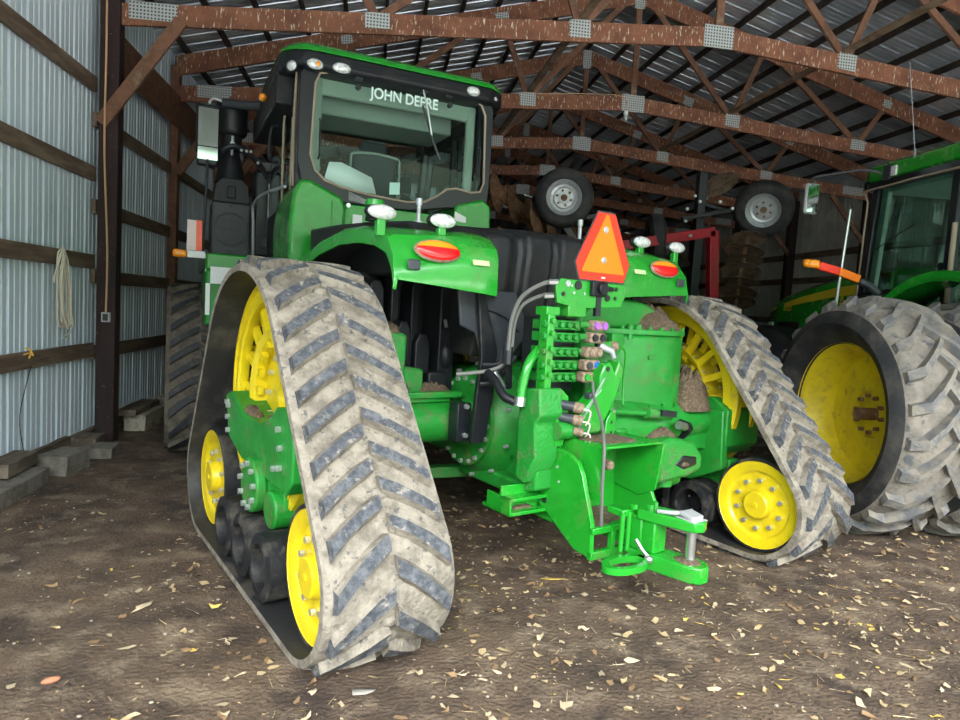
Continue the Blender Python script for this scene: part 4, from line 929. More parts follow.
b = B(); b.poly([(-.80, -.055, 2.56), (-.76, -.055, 2.72), (-.66, -.055, 2.73), (-.40, -.055, 2.64), (-.36, -.055, 2.51), (-.60, -.055, 2.515), (-.78, -.055, 2.55)], [tuple(range(7))])
o = PC(b, 'paper_sheet', white); md = o.modifiers.new('thick', 'SOLIDIFY'); md.thickness = .002
b = B(); b.poly([(-.25, -.07, 2.52), (-.16, -.07, 2.53), (-.16, -.07, 2.63), (-.25, -.07, 2.62)], [(0, 1, 2, 3)]); PC(b, 'sticker', lettr)
# green body below the cab window
b = B(); b.prism([(-1.06, 1.80), (-.64, 1.90), (-.62, 2.36), (-.66, 2.44), (-.92, 2.55), (-1.00, 2.54), (-1.05, 2.42), (-1.07, 2.2)], 'y', -.14, .75); PF(b, 'fender_corner_panel', green, .03, 50)
b = B(); b.bx(-.745, -.735, -.147, -.14, 2.05, 2.40); PF(b, 'panel_crease', green, .003)
b = B(); b.bx(-.64, .40, -.08, .05, 2.15, 2.40); PF(b, 'cross_panel', green, .01)
b = B(); b.prism([(-.60, 2.43), (-.60, 2.50), (-.40, 2.43), (-.40, 2.40)], 'y', -.10, -.08); PF(b, 'sill_trim', white)
b = B(); b.bx(-.555, -.475, -.085, -.08, 2.22, 2.32); PF(b, 'white_decal', white); b = B(); b.cyl((-.60, -.085, 2.385), (-.60, -.11, 2.385), .018, n=14); PF(b, 'panel_latch', steel)
b = B(); b.prism([(.32, 2.30), (.34, 2.50), (.60, 2.58), (.68, 2.52), (.70, 2.20), (.40, 2.15)], 'y', -.12, .5); PF(b, 'fender_corner_panel', green, .025)
b = B(); b.prism([(.33, 2.36), (.335, 2.44), (.44, 2.40), (.44, 2.35)], 'y', -.125, -.12); PF(b, 'white_decal', white)
# mid deck between frames
b = B(); b.bx(-.9, .55, .0, .9, 1.0, 1.8); PF(b, 'frame_body', blackm, .02)
# handrails
b = B(); b.tube([(-1.04, .85, 3.15), (-1.10, .9, 3.13), (-1.11, .9, 2.86), (-1.04, .85, 2.83)], .012, 8, 4); PF(b, 'grab_handle', blackm)
b = B(); b.tube([(-1.06, .2, 2.52), (-1.14, 1.0, 2.55), (-1.17, 1.5, 2.50), (-1.16, 1.55, 2.3), (-1.15, 1.55, 1.8)], .014, 8, 5); PF(b, 'hand_rail', rimgrey)
# platform, steps, hood
b = B(); b.bx(-1.60, -1.0, 1.3, 3.2, 1.83, 1.99); PF(b, 'hood_side_panel', green, .02)
b = B(); b.bx(-1.56, -1.2, 1.29, 1.30, 1.70, 1.86); b.bx(-1.60, -1.56, 1.29, 1.3, 1.4, 1.7); PF(b, 'white_decal', white)
b = B(); b.prism([(-1.405, 1.74), (-1.375, 1.80), (-1.395, 1.83), (-1.42, 1.79)], 'y', 1.28, 1.29); PF(b, 'decal_mark', blackm)
b = B(); b.bx(-1.60, -1.0, 1.32, 2.2, 1.3, 1.83); PF(b, 'step_box', greendk, .02)
b = B(); b.prism([(1.65, 1.2), (1.65, 2.55), (3.6, 2.35), (4.0, 2.1), (4.1, 1.2)], 'x', -.72, .34); PF(b, 'hood', green, .06)
b = B(); b.bx(-.45, .07, .6, 4.1, .6, 1.25); PF(b, 'front_frame', greendk, .02)
# intake tower
xt = -1.37
b = B(); b.bx(xt-.18, xt+.19, 1.6, 2.0, 1.99, 2.52); PF(b, 'filter_box', greyp, .02)
b = B(); b.lathe([(.001, 0), (.15, 0), (.155, .008), (.165, .008), (.17, .0)], (xt, 1.594, 2.25), (0, 1, 0), 12); b.bx(xt-.16, xt-.15, 1.59, 1.6, 2.05, 2.46); b.bx(xt+.15, xt+.16, 1.59, 1.6, 2.05, 2.46)
for k in range(-1, 2): b.bx(xt-.14, xt+.14, 1.585, 1.593, 2.25+k*.09-.003, 2.25+k*.09+.003); b.bx(xt+k*.08-.003, xt+k*.08+.003, 1.585, 1.593, 2.12, 2.38)
PF(b, 'filter_cover', greyp, .0)
for qx, qz in ((-.16, 2.05), (.17, 2.05), (-.16, 2.46), (.17, 2.46), (.0, 2.03), (.0, 2.49)): b = B(); b.bx(xt+qx-.012, xt+qx+.012, 1.58, 1.60, qz-.015, qz+.015); PF(b, 'cover_clip', blackm, .003)
b = B(); b.prism([(xt-.17, 2.52), (xt-.15, 2.70), (xt-.085, 2.76), (xt+.10, 2.76), (xt+.16, 2.70), (xt+.18, 2.52)], 'y', 1.62, 1.98); b.bx(xt-.04, xt+.04, 1.60, 1.62, 2.56, 2.68); PF(b, 'duct_base', blackp, .02)
b = B(); b.lathe([(.15, 2.74), (.13, 2.85), (.085, 3.02), (.08, 3.05), (.10, 3.06), (.10, 3.20), (.13, 3.21), (.15, 3.24), (.15, 3.52), (.12, 3.54), (.01, 3.54)], (xt+.0, 1.8, 0), (0, 0, 1), 28); PF(b, 'exhaust_stack', blackp, 0, 35)
b = B(); b.tube([(xt+.0, 1.69, 3.0), (xt, 1.66, 3.06), (xt, 1.65, 3.18)], .014, 8); b.cyl((xt, 1.64, 3.10), (xt, 1.66, 3.10), .025); PF(b, 'clamp_bolt', steel)
b = B(); b.tube([(xt-.2, 1.7, 2.85), (xt-.05, 1.62, 3.05), (xt+.1, 1.62, 3.05), (xt+.3, 1.7, 2.9), (xt+.33, 1.75, 2.7), (xt+.3, 1.8, 2.4)], .03, 8, 5); PF(b, 'wire_loom', blackm)
for q in (.08, .13, .17, .24): b = B(); b.cyl((xt+q, 1.60, 3.04-.1*(q > .2)), (xt+q, 1.585, 3.04-.1*(q > .2)), .014, n=8); PF(b, 'connector', rimgrey)
b = B(); b.bx(xt+.22, xt+.42, 1.7, 1.9, 2.0, 2.9); PF(b, 'cooler_pipe', blackm, .04)
b = B(); b.tube([(xt+.36, 1.6, 2.75), (xt+.36, 1.6, 2.02)], .012, 8); PF(b, 'steel_line', rimgrey)
b = B(); b.bx(xt+.30, xt+.35, 1.58, 1.62, 2.1, 2.2); PF(b, 'small_box', greyp, .004)
b = B(); b.tube([(-1.62, 1.55, 2.0), (-1.60, 1.55, 2.9)], .012, 8); PF(b, 'mirror_post', greyp)
# mirror
b = B(); b.box((-1.60, 1.60, 3.19), (.22, .06, .48)); b.box((-1.60, 1.60, 2.90), (.20, .06, .12)); PF(b, 'mirror_housing', blackm, .025)
b = B(); b.box((-1.60, 1.566, 3.21), (.18, .004, .36)); PF(b, 'mirror_glass', mirrorm, .0); b = B(); b.box((-1.60, 1.566, 2.96), (.18, .004, .12)); PF(b, 'mirror_glass', mirrorm, .0)
b = B(); b.tube([(-1.02, 1.1, 3.42), (-1.2, 1.45, 3.45), (-1.47, 1.6, 3.47)], .045, 10); b.box((-1.05, 1.0, 3.34), (.12, .12, .22)); PF(b, 'mirror_arm', greyp, .01)
b = B(); b.tube([(-1.47, 1.6, 3.48), (-1.56, 1.6, 3.50), (-1.60, 1.6, 3.44)], .014, 8, 4); PF(b, 'mirror_tube', rimgrey)
b = B(); b.box((.80, .8, 2.85), (.14, .05, .42)); PF(b, 'mirror_housing', rimgrey, .02)
b = B(); b.tube([(.66, .8, 3.3), (.85, .8, 3.34), (.82, .8, 3.0)], .015, 8, 4); PF(b, 'mirror_arm', blackm)
# marker lights at front left
b = B(); b.box((-1.725, 1.50, 2.155), (.085, .02, .29)); PF(b, 'reflector_panel', pink, .002)
b = B(); b.box((-1.66, 1.495, 2.155), (.055, .03, .29)); PF(b, 'reflector_red', mat('orange red reflector', (1., .13, .05), .35), .002)
b = B(); b.box((-1.825, 1.50, 1.975), (.13, .05, .075)); PF(b, 'amber_marker', amber, .03)
b = B(); b.box((-1.68, 1.52, 1.975), (.16, .04, .07)); PF(b, 'marker_arm', rimgrey, .004)
b = B(); b.bx(-1.60, -1.565, 1.45, 1.5, 1.72, 1.95); PF(b, 'hinge_plate', rimgrey, .003)

# ------------------------------------------------------------------ second tractor (local x right, y forward, origin under rear axle)
T2 = empty('wheeled_tractor', (5.84, 4.75, 0), radians(-2.5), 'green wheeled tractor with big yellow rimmed dual tyres, cut off by the right picture edge', 'tractor')
def Q(b, name, m, bev=.0, ang=38, par=None): return b.build(name, m, par or T2, bev=bev, ang=ang)
def big_wheel(x0, x1, R_, rr_, y, z, s, nm='rear_wheel', nl=23):
    """x0 outer face, x1 inner face (local x), s=+1 if width grows toward +x"""
    W = abs(x1-x0); e = empty(nm, (0, 0, 0)); e.parent = T2
    o = (x0, y, z); ax = (s, 0, 0)
    b = B(); b.m = 0
    b.lathe([(rr_-.02, .11), (rr_+.02, .07), (rr_+.09, -.02), (R_-.23, -.055), (R_-.13, -.01), (R_-.085, .05), (R_-.055, W*.5), (R_-.075, W-.08), (R_-.13, W+.01), (R_-.23, W+.055), (rr_+.09, W+.02), (rr_+.02, W-.07), (rr_-.02, W-.11)], o, ax, 72, mi=[0, 0, 0, 0, 1, 1, 1, 1, 0, 0, 0, 0, 0])
    rn = random.Random(int(abs(x0)*10)); axv = V(ax); a = axv.orthogonal().normalized(); c = axv.cross(a)
    def pp(th, r, h): return V(o)+axv*h+(a*cos(th)+c*sin(th))*r
    for i in range(nl):
        for side in (0, 1):
            t0 = 2*pi*(i+.5*side)/nl; rows = []
            for k, (h, lead) in enumerate(((.0, .0), (.09, .02), (W*.32, .10), (W*.48, .185), (W*.58, .25))):
                hh = h if side == 0 else W-h; wb = (.062, .055, .046, .042, .034)[k]/R_; ro = (R_-.075, R_-.012, R_, R_, R_-.01)[k]+rn.uniform(-.006, .006); rb = R_-.09-(.07 if k == 0 else 0)
                th = t0-lead/R_*1.25*(1)
                if k == 0: hh = (.0 if side == 0 else W)
                rows.append([pp(th-wb, rb, hh), pp(th-wb*.62, ro, hh), pp(th+wb*.62, ro, hh), pp(th+wb, rb, hh)])
            b.m = 2
            for r0, r1 in zip(rows[:-1], rows[1:]):
                for q in range(3): b.poly([r0[q], r0[q+1], r1[q+1], r1[q]], [(0, 1, 2, 3)])
            b.poly(rows[0], [(0, 1, 2, 3)]); b.poly(rows[-1], [(0, 1, 2, 3)])
    b.build('tyre', [tireside, tiremud, tirelug], e, ang=45)
    b = B(); dp = min(.36, W*.7)
    b.lathe([(rr_+.012, .065), (rr_+.015, .08), (rr_-.02, .10), (rr_-.04, .14), (rr_-.05, .2), (rr_-.075, .24), (rr_-.08, dp), (rr_-.20, dp+.02), (rr_-.30, dp-.01), (.20, dp-.01), (.19, dp+.03), (.001, dp+.03)], o, ax, 64)
    b.lathe([(rr_+.01, W-.03), (rr_-.05, W-.1), (rr_-.08, dp), (.2, dp+.05)], o, ax, 48)
    b.build('rim', yellowd, e, ang=40)
    for i in range(10):
        t = 2*pi*i/10; bb = B(); p = pp(t, .15, dp-.01); bb.cyl(p, p-axv*.035, .018, n=6); bb.build('wheel_nut', rust, e)
    bb = B(); bb.cyl(pp(0, 0, dp+.05), pp(0, 0, dp-.13), .05, n=20); bb.build('axle_bar', rust, e)
    return e
big_wheel(-2.16, -1.60, .955, .56, 0, .935, 1)
big_wheel(-1.42, -.86, .955, .56, 0, .935, 1)
big_wheel(2.16, 1.60, .955, .56, 0, .935, -1); big_wheel(1.42, .86, .955, .56, 0, .935, -1)
big_wheel(-1.12, -.62, .76, .40, 3.35, .745, 1, 'front_wheel', 19); big_wheel(1.12, .62, .76, .40, 3.35, .745, -1, 'front_wheel', 19)
b = B(); b.cyl((-1.75, 0, .965), (1.75, 0, .965), .06, n=20); b.bx(-.35, .35, -.4, 1.2, .6, 1.35); b.bx(-.25, .25, 1.2, 3.9, .65, 1.3); b.bx(-.65, .65, 3.25, 3.45, .6, .8); Q(b, 'chassis', greendk, .02)
# hood
b = B(); hs = []
for y, zt_, zb_, w_ in ((1.75, 2.34, 1.3, .42), (2.6, 2.28, 1.3, .41), (3.3, 2.18, 1.3, .40), (3.9, 2.06, 1.32, .38), (4.18, 1.94, 1.36, .35), (4.26, 1.78, 1.42, .31)):
    hs.append([(-w_, y, zb_), (-w_, y, zt_-.16), (-w_+.03, y, zt_-.07), (-w_+.12, y, zt_-.015), (0, y, zt_), (w_-.12, y, zt_-.015), (w_-.03, y, zt_-.07), (w_, y, zt_-.16), (w_, y, zb_)])
loft(b, hs); Q(b, 'hood', green, 0, 40)
b = B(); top = [(1.76, 2.175), (2.6, 2.12), (3.3, 2.02), (3.85, 1.92), (4.18, 1.835)]; bot = [(4.18, 1.825), (3.85, 1.865), (3.3, 1.93), (2.6, 2.01), (1.76, 2.065)]
for s in (-1, 1):
    b.poly([(s*(.424-.075*max(0, (y-3.3)/.9)*1.0+.0), y, z) for y, z in top+bot], [(0, 1, 8, 9), (1, 2, 7, 8), (2, 3, 6, 7), (3, 4, 5, 6)])
Q(b, 'hood_stripe', yletter)
MT = Matrix.Rotation(-pi/2, 4, 'Z') @ Matrix.Rotation(pi/2, 4, 'X')
text_mesh('hood_lettering', 'JOHN DEERE', .13, yletter, T2, Matrix.Translation((-.428, 2.15, 1.985)) @ MT, .001)
text_mesh('model_number', '8320', .10, yletter, T2, Matrix.Translation((-.404, 3.66, 1.86)) @ Matrix.Rotation(-.02, 4, 'Z') @ MT, .001)
b = B(); b.bx(-.425, -.40, 3.35, 3.85, 1.45, 1.68); Q(b, 'side_grille', blackp, .01)
b = B(); b.bx(-.44, -.41, 3.95, 4.05, 1.62, 1.67); Q(b, 'side_lamp', lensw, .005)
# cab
c2 = empty('cab', (0, 0, 0)); c2.parent = T2
for x in (-.84, .84):
    for p_, q_ in (((x, 1.60, 1.5), (x*.98, 1.50, 3.12)), ((x, .46, 1.5), (x, .46, 3.12)), ((x, -.45, 1.6), (x, -.35, 3.12))):
        b = B(); b.beam(p_, q_, .07, .09, up=(0, 1, 0)); Q(b, 'cab_post', blackm, .01, par=c2)
b = B()
for x in (-.80,): b.beam((x, 1.53, 1.6), (x*.98, 1.43, 3.08), .05, .12, up=(0, 1, 0))
b.bx(-.8, .8, -.3, 1.5, 3.03, 3.08); Q(b, 'interior_trim', mat('pale green inner post trim', (.38, .50, .42), .6), .01, par=c2)
b = B(); b.bx(-.84, .84, -.4, 1.6, 1.35, 1.75); Q(b, 'cab_base', blackp, .02, par=c2)
b = B(); k_ = 0
def rr2(z, e): 
    P_ = []; r = .2
    for (qx, qy, a0) in ((.92-r, -.55+r, -pi/2), (.92-r, 1.72-r, 0), (-.92+r, 1.72-r, pi/2), (-.92+r, -.55+r, pi)):
        for k in range(5):
            a = a0+pi/2*k/4; P_.append((qx+(r-e)*cos(a), qy+(r-e)*sin(a), z))
    return P_
loft(b, [rr2(3.14, .03), rr2(3.16, .0), rr2(3.26, .0), rr2(3.32, .05), rr2(3.36, .17)]); Q(b, 'roof', green, 0, 50, par=c2)
b = B(); loft(b, [rr2(3.07, .03), rr2(3.14, .01)]); Q(b, 'roof_band', blackm, 0, 50, par=c2)
b = B(); b.tube([(-.90, -.5, 3.07), (-.90, 1.5, 3.07), (-.89, 1.56, 2.95), (-.88, 1.60, 2.2), (-.88, 1.62, 1.8)], .010, 6, 3); Q(b, 'window_seal', beige, par=c2)
b = B(); b.tube([(-.89, .40, 2.6), (-.89, .40, 1.9)], .022, 8); Q(b, 'door_strip', beige, par=c2)
b = B()
for x in (-.85, .85): b.poly([(x, .50, 1.75), (x, 1.58, 1.75), (x*.985, 1.48, 3.06), (x*.985, .50, 3.06)], [(0, 1, 2, 3)]); b.poly([(x, .42, 1.75), (x, -.42, 1.75), (x*.985, -.34, 3.06), (x*.985, .42, 3.06)], [(0, 1, 2, 3)])
b.poly([(-.8, 1.62, 1.75), (.8, 1.62, 1.75), (.78, 1.5, 3.06), (-.78, 1.5, 3.06)], [(0, 1, 2, 3)]); Q(b, 'cab_glass', glassd, par=c2)
b = B(); b.lathe([(.17, 0), (.19, .012), (.2, 0), (.19, -.012)], (-.05, .92, 2.42), V((0, -.45, 1)), 28, closed=True); b.cyl((-.05, .92, 2.42), (-.05, 1.1, 1.9), .04); b.bx(-.25, .15, 1.05, 1.3, 2.2, 2.35); Q(b, 'steering_wheel', blackm, .01, par=c2)
b = B(); b.box((0, .15, 2.5), (.5, .12, .7)); b.box((0, .4, 2.1), (.5, .5, .14)); Q(b, 'operator_seat', cabdk, .04, par=c2)
b = B(); b.beam((-.88, .5, 2.06), (-.88, 1.55, 1.99), .03, .04); b.beam((-.87, .9, 2.65), (-.87, 1.4, 2.45), .012, .012); Q(b, 'door_bar', blackm, .004, par=c2)
b = B(); b.box((-.89, .46, 2.12), (.05, .10, .14)); Q(b, 'door_latch', blackm, .01, par=c2)
# fender
b = B(); n = 16; vs = []
for i in range(n+1):
    a = radians(20+130*i/n); y = -.05+1.05*cos(a); z = 1.06+1.07*sin(a)
    for x, dz in ((-1.36, -.08), (-1.36, 0), (-.86, .02)): vs.append((x, y, z+dz))
b.poly(vs, [(3*i+k, 3*i+k+1, 3*i+k+4, 3*i+k+3) for i in range(n) for k in range(2)]); o = Q(b, 'fender', green, 0, 50); md = o.modifiers.new('t', 'SOLIDIFY'); md.thickness = .02
# folding marker arm
b = B(); b.tube([(-1.28, .75, 1.96), (-1.36, .78, 2.03), (-1.45, .80, 2.07)], .035, 10, 4); Q(b, 'marker_arm', greyp)
def strip(nm, xa, xb, m, z0, z1):
    b = B(); b.beam((xa, .80, z0), (xb, .80, z1), .04, .075); Q(b, nm, m, .008)
strip('orange_tape', -1.45, -1.66, orange, 2.085, 2.145); strip('red_tape', -1.66, -1.86, redrefl, 2.145, 2.185)
b = B(); b.box((-1.92, .80, 2.198), (.12, .06, .078)); b.ell((-1.98, .80, 2.20), (.04, .035, .04), 12, 8); Q(b, 'amber_marker', amber, .02)
# mirror and arm
b = B(); b.tube([(-.90, 1.35, 3.20), (-1.05, 1.42, 3.24), (-1.35, 1.5, 3.19), (-1.52, 1.52, 3.15), (-1.56, 1.52, 3.10), (-1.565, 1.52, 3.02)], .013, 8, 4); Q(b, 'mirror_arm', greyp)
b = B(); b.box((-.90, 1.28, 3.20), (.06, .10, .14)); Q(b, 'mirror_bracket', greyp, .006)
b = B(); b.box((-.92, 1.18, 3.20), (.03, .08, .10)); Q(b, 'roof_lamp', lensw, .01)
b = B(); b.box((-1.545, 1.52, 2.93), (.15, .05, .31)); Q(b, 'mirror_housing', rimgrey, .035)
b = B(); b.box((-1.545, 1.493, 2.93), (.12, .004, .275)); Q(b, 'mirror_glass', mirrorm, .0)
b = B(); b.cyl((-.90, .95, 3.3), (-.86, 1.2, 4.25), .004, n=6); b.cyl((-.90, .95, 3.22), (-.898, .96, 3.36), .012, n=8); Q(b, 'antenna', steel)
b = B(); b.tube([(-1.15, 1.55, 1.75), (-1.12, 1.5, 2.85)], .018, 10); Q(b, 'hand_rail', steel)
b = B(); b.tube([(-.55, 1.72, 1.7), (-.55, 1.72, 2.2)], .07, 14); Q(b, 'exhaust_pipe', blackm)
b = B(); n = 12; vs = []
for i in range(n+1):
    a = radians(10+150*i/n); y = 3.35+.86*cos(a); z = .78+.84*sin(a)
    for x in (-1.15, -.6): vs.append((x, y, z))
b.poly(vs, [(2*i, 2*i+1, 2*i+3, 2*i+2) for i in range(n)]); o = Q(b, 'front_fender', blackp, 0, 50); md = o.modifiers.new('t', 'SOLIDIFY'); md.thickness = .015

# ------------------------------------------------------------------ folded implement behind
IM = empty('folded_implement', (4.2, 9.0, 0), 0, 'folded tillage implement with red frame and raised tyres behind the tractors', 'farm implement')
def I(b, name, m, bev=.0, ang=38, par=IM): return b.build(name, m, par, bev=bev, ang=ang)
def small_wheel(c, axis, R_=.385):
    e = empty('gauge_wheel', (0, 0, 0)); e.parent = IM; c = V(c)
    b = B(); b.lathe([(.235, .03), (.25, .0), (.32, -.015), (R_-.02, .02), (R_, .06), (R_, .18), (R_-.02, .22), (.32, .255), (.25, .24), (.235, .21)], c, axis, 48); b.build('tyre', tireside, e, ang=50)
    b = B(); b.lathe([(.24, .01), (.225, .02), (.215, .05), (.20, .06), (.185, .10), (.15, .11), (.13, .09), (.075, .09), (.07, .07), (.0, .07)], c, axis, 40); b.build('rim', rimgrey, e, ang=30)
    b = B(); b.cyl(c+V(axis).normalized()*.09, c+V(axis).normalized()*.04, .045, n=12); b.build('hub', rust, e)
    ax = V(axis).normalized(); a = ax.orthogonal().normalized(); q = ax.cross(a)
    for i in range(6):
        t = 2*pi*i/6; p = c+ax*.09+(a*cos(t)+q*sin(t))*.10; b = B(); b.cyl(p, p-ax*.02, .018, n=6); b.build('wheel_nut', rust, e)
small_wheel((2.43-4.2, -.2, 3.17), (.25, 1, .05), .40)
small_wheel((5.33-4.2, -.2, 3.22), (.75, 1, .45), .40)
b = B(); b.bx(.22, .34, -.05, .07, 0.35, 3.72); I(b, 'fold_post', blackm, .01)
b = B(); b.beam((-.05, -.15, 3.02), (.62, -.2, 3.18), .08, .06); b.beam((.25, .0, 3.30), (.7, 0, 3.2), .06, .06); I(b, 'wheel_arm', blackm, .01)
for q in ((-.03, -.2, 2.98), (-.02, -.2, 3.15), (.12, -.12, 3.35), (.2, -.12, 3.28), (.62, -.25, 3.2), (.5, -.12, 3.3), (.35, -.12, 3.1), (.1, -.12, 2.8)):
    b = B(); b.cyl(q, (q[0], q[1]-.04, q[2]), .022, n=8); I(b, 'pin', steel)
b = B(); b.beam((-.95, 0, 2.58), (.52, 0, 2.90), .14, .14); b.beam((.50, 0, 2.92), (.64, 0, 1.2), .14, .14); b.beam((-1.6, .1, 2.62), (-1.2, .0, 2.5), .1, .1); I(b, 'red_frame', redp, .01)
b = B(); b.beam((-2.0, .3, 1.2), (1.0, .3, 1.2), .12, .12); b.beam((-1.6, .3, 1.2), (-1.75, .1, 3.2), .1, .1); b.beam((-1.75, -.1, 3.4), (-1.5, .1, 3.75), .1, .1); b.beam((-1.4, 0, 2.95), (-1.15, 0, 3.0), .1, .07)
b.beam((-1.75, 0, 2.9), (-1.2, 0, 2.2), .1, .1); b.bx(-.4, .0, .1, .5, 0, 1.2); b.bx(.6, .9, .1, .5, 0, 1.2); b.bx(-2.0, -1.7, .1, .5, 0, 1.2); I(b, 'main_frame', blackm, .01)
def disc(c, ax, R_=.27, m=None):
    b = B(); b.lathe([(.001, .05), (.05, .045), (R_*.6, .03), (R_, 0), (R_, -.006), (R_*.6, .022), (.05, .037), (.001, .04)], c, ax, 28); I(b, 'harrow_disc', m or discm)
for i in range(7): disc((.92+.015*i, -.05, 1.92+.15*i), (.15+.12*(i % 2), .35-.1*(i % 3), 1.), .27)
disc((.62, .15, 3.60), (-.2, .55, 1.), .28)
b = B(); b.tube([(.92, -.05, 1.8), (1.02, -.05, 2.95)], .03, 8); I(b, 'gang_shaft', rust)
for i in range(4): disc((-2.55+.28*i, .6+.1*i, 3.28-.13*i), (.9, -.5, .15), .28, rust)
for i in range(5): disc((-2.0+.25*i, .2, 2.9-.14*i), (.8, -.7, .2), .26, rust)
b = B(); b.lathe([(.2, .0), (.3, -.02), (.37, .03), (.37, .17), (.3, .22), (.2, .2)], (-.32, .3, 2.75), (.9, -.25, .1), 32); I(b, 'spare_tyre', tireside)
b = B(); b.beam((-2.7, .5, 3.4), (-1.3, 1.0, 2.6), .05, .18); b.beam((-2.6, .2, 2.7), (-1.5, .5, 2.25), .05, .14); I(b, 'gang_bar', rust, .004)
# light standing rods on the right tank side
for x, y, z in ((.70, -.35, 2.07),):
    pass

# ------------------------------------------------------------------ litter on the floor
def leaf(b, c, L_, W_, a, curl, tip=0.):
    c = V(c); q = random.Random(c.x*977+c.y*131+L_); n = 7 if L_ > .02 else 4
    ca, sa = cos(a), sin(a); vs = [c+V((0, 0, .004+curl*L_*.3))]
    for i in range(n):
        t = 2*pi*i/n+q.uniform(-.3, .3); r = q.uniform(.55, 1.15); x = L_/2*cos(t)*r; y = W_/2*sin(t)*r
        z = .002+curl*L_*(q.uniform(0, .9))+tip*max(0, x)
        vs.append(c+V((x*ca-y*sa, x*sa+y*ca, z)))
    b.poly(vs, [(0, 1+i, 1+(i+1) % n) for i in range(n)])
rl = random.Random(11)
b = B(); cnt = 0
while cnt < 6500:
    x = rl.uniform(-2.7, 5.8); y = rl.uniform(1.9, 8.0)
    d = noise.noise(V((x*.9, y*.9, 4)))+.5*noise.noise(V((x*3, y*3, 8)))
    dens = .25+.9*max(0, d)+(.35 if x > .3 else 0)-(.25 if x < -1.2 else 0)-(.25 if y > 5.5 else 0)
    if rl.random() > dens: continue
    if rl.random() > .55+.45*max(0, min(1, (5.5-y)/3)): continue
    k = rl.random(); cnt += 1
    b.m = rl.choices([0, 1, 2, 3], [4, 4, 3, .6])[0]
    if k < .14: leaf(b, (x, y, gh(x, y)), rl.uniform(.04, .12), rl.uniform(.002, .005), rl.uniform(0, 6.3), rl.uniform(0, .1))
    elif k < .70: leaf(b, (x, y, gh(x, y)), rl.uniform(.008, .026), rl.uniform(.006, .016), rl.uniform(0, 6.3), rl.uniform(0, .3))
    else: leaf(b, (x, y, gh(x, y)), rl.uniform(.03, .085), rl.uniform(.015, .042), rl.uniform(0, 6.3), rl.uniform(.05, .45), rl.uniform(-.0, .15))
tag(b.build('leaf_litter', leafs, ang=80), 'scattered dry leaf bits and straw over the dirt floor', 'leaf litter', kind='stuff')
b = B(); rs = random.Random(5)
for i in range(400):
    x = rs.uniform(-2.6, 5.5); y = rs.uniform(2.0, 7.5); r = rs.uniform(.003, .010)
    b.ell((x, y, gh(x, y)+r*.3), (r, r*rs.uniform(.6, 1), r*.6), 6, 4)
tag(b.build('gravel', stone), 'small pale pebbles scattered over the dirt floor', 'gravel', kind='stuff')
def one_leaf(name, x, y, L_, W_, a, m, label, cat='leaf', curl=.2):
    b = B(); leaf(b, (0, 0, 0), L_, W_, a, curl); o = b.build(name, m, ang=80); md = o.modifiers.new('t', 'SOLIDIFY'); md.thickness = .0015; o.location = (x, y, gh(x, y)+.002); tag(o, label, cat)
one_leaf('corn_husk', 1.13, 3.78, .17, .045, -.1, leafs[3], 'yellow corn husk on the dirt, left of the hitch', 'corn husk', .05)
one_leaf('corn_husk', -1.09, 3.47, .15, .022, .95, leafs[1], 'long pale curled husk left of the near track', 'corn husk', .12)
one_leaf('dry_leaf', -1.25, 3.85, .07, .05, .4, leafs[0], 'tan leaf above the long pale husk', 'leaf', .2)
one_leaf('dry_leaf', .03, 2.66, .12, .09, .2, mat('grey leaf', (.34, .31, .27), .8), 'large grey leaf just below the near track', 'leaf', .1)
one_leaf('dry_leaf', -.18, 3.02-.35, .05, .04, 1.2, leafs[1], 'small pale leaf left of the large grey leaf', 'leaf', .3)
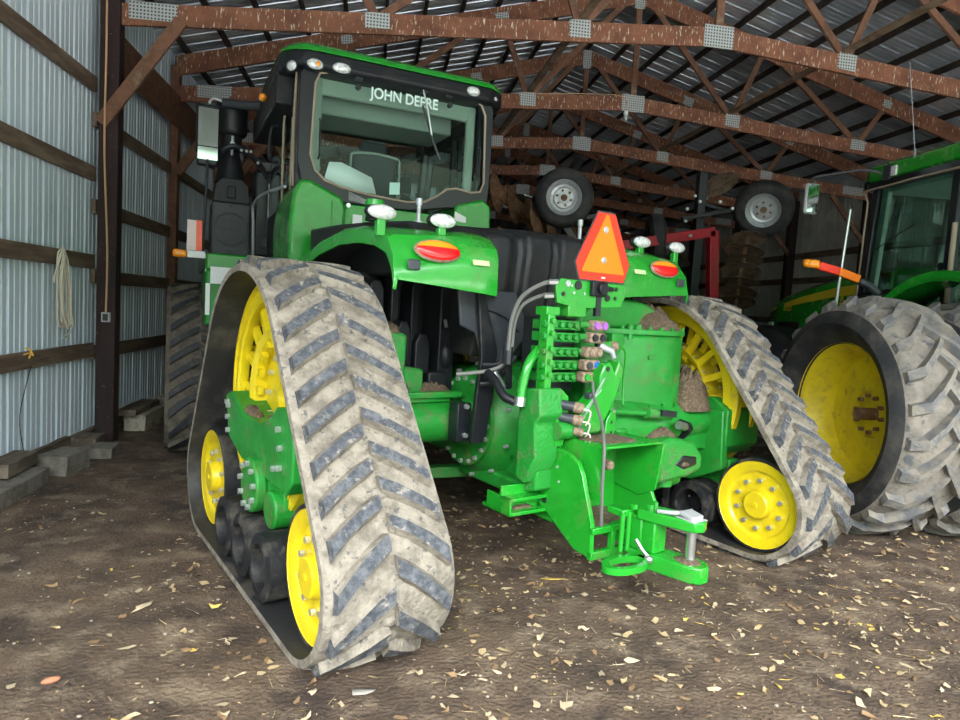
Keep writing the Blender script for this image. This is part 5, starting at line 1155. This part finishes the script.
one_leaf('dry_leaf', 1.62, 3.55, .09, .035, .5, leafs[1], 'pale folded leaf below the drawbar loop', 'leaf', .5)
one_leaf('dry_leaf', 2.55, 2.95, .10, .06, 1.1, leafs[1], 'curled tan leaf standing on the floor at lower right', 'leaf', .7)
one_leaf('dry_leaf', 2.75, 2.75, .12, .05, .1, leafs[0], 'broad straw coloured leaf at the lower right corner area', 'leaf', .3)
b = B(); b.ell((0, 0, .012), (.035, .014, .013), 14, 8, Matrix.Rotation(.5, 3, 'Z')); o = b.build('cob_piece', mat('reddish cob', (.42, .17, .09), .8)); o.location = (-1.22, 2.79, gh(-1.22, 2.79)); tag(o, 'short reddish corn cob piece at lower left', 'corn cob')

# ------------------------------------------------------------------ light
w = bpy.data.worlds.new('world'); C.world = w; w.use_nodes = True; nt = w.node_tree
bg = nt.nodes['Background']; tc = _n(nt, 'ShaderNodeTexCoord'); sp = _n(nt, 'ShaderNodeSeparateXYZ'); nt.links.new(tc.outputs['Generated'], sp.inputs[0])
cr = _n(nt, 'ShaderNodeValToRGB'); mp = _n(nt, 'ShaderNodeMapRange'); mp.inputs['From Min'].default_value = -1
nt.links.new(sp.outputs[2], mp.inputs['Value']); nt.links.new(mp.outputs['Result'], cr.inputs['Fac']); nt.links.new(cr.outputs['Color'], bg.inputs['Color'])
e = cr.color_ramp.elements; e[0].position = .49; e[0].color = (.10, .09, .08, 1); e[1].position = .50; e[1].color = (.10, .13, .10, 1)
for p_, c_ in ((.60, (.12, .16, .12, 1)), (.63, (.16, .20, .17, 1)), (.645, (.80, .86, .92, 1)), (.75, (.92, .97, 1, 1)), (1., (.85, .94, 1, 1))):
    k = e.new(p_); k.color = c_
bg.inputs['Strength'].default_value = 9.0
sd = bpy.data.lights.new('sun', 'SUN'); sd.energy = 1.5; sd.angle = radians(22); sd.color = (1., .97, .92)
so = bpy.data.objects.new('sun', sd); LINK(so)
so.rotation_euler = (radians(58), 0, radians(-16))
C.view_settings.view_transform = 'Standard'; C.view_settings.look = 'None'; C.view_settings.exposure = .5; C.view_settings.gamma = 1
C.view_settings.use_curve_mapping = False
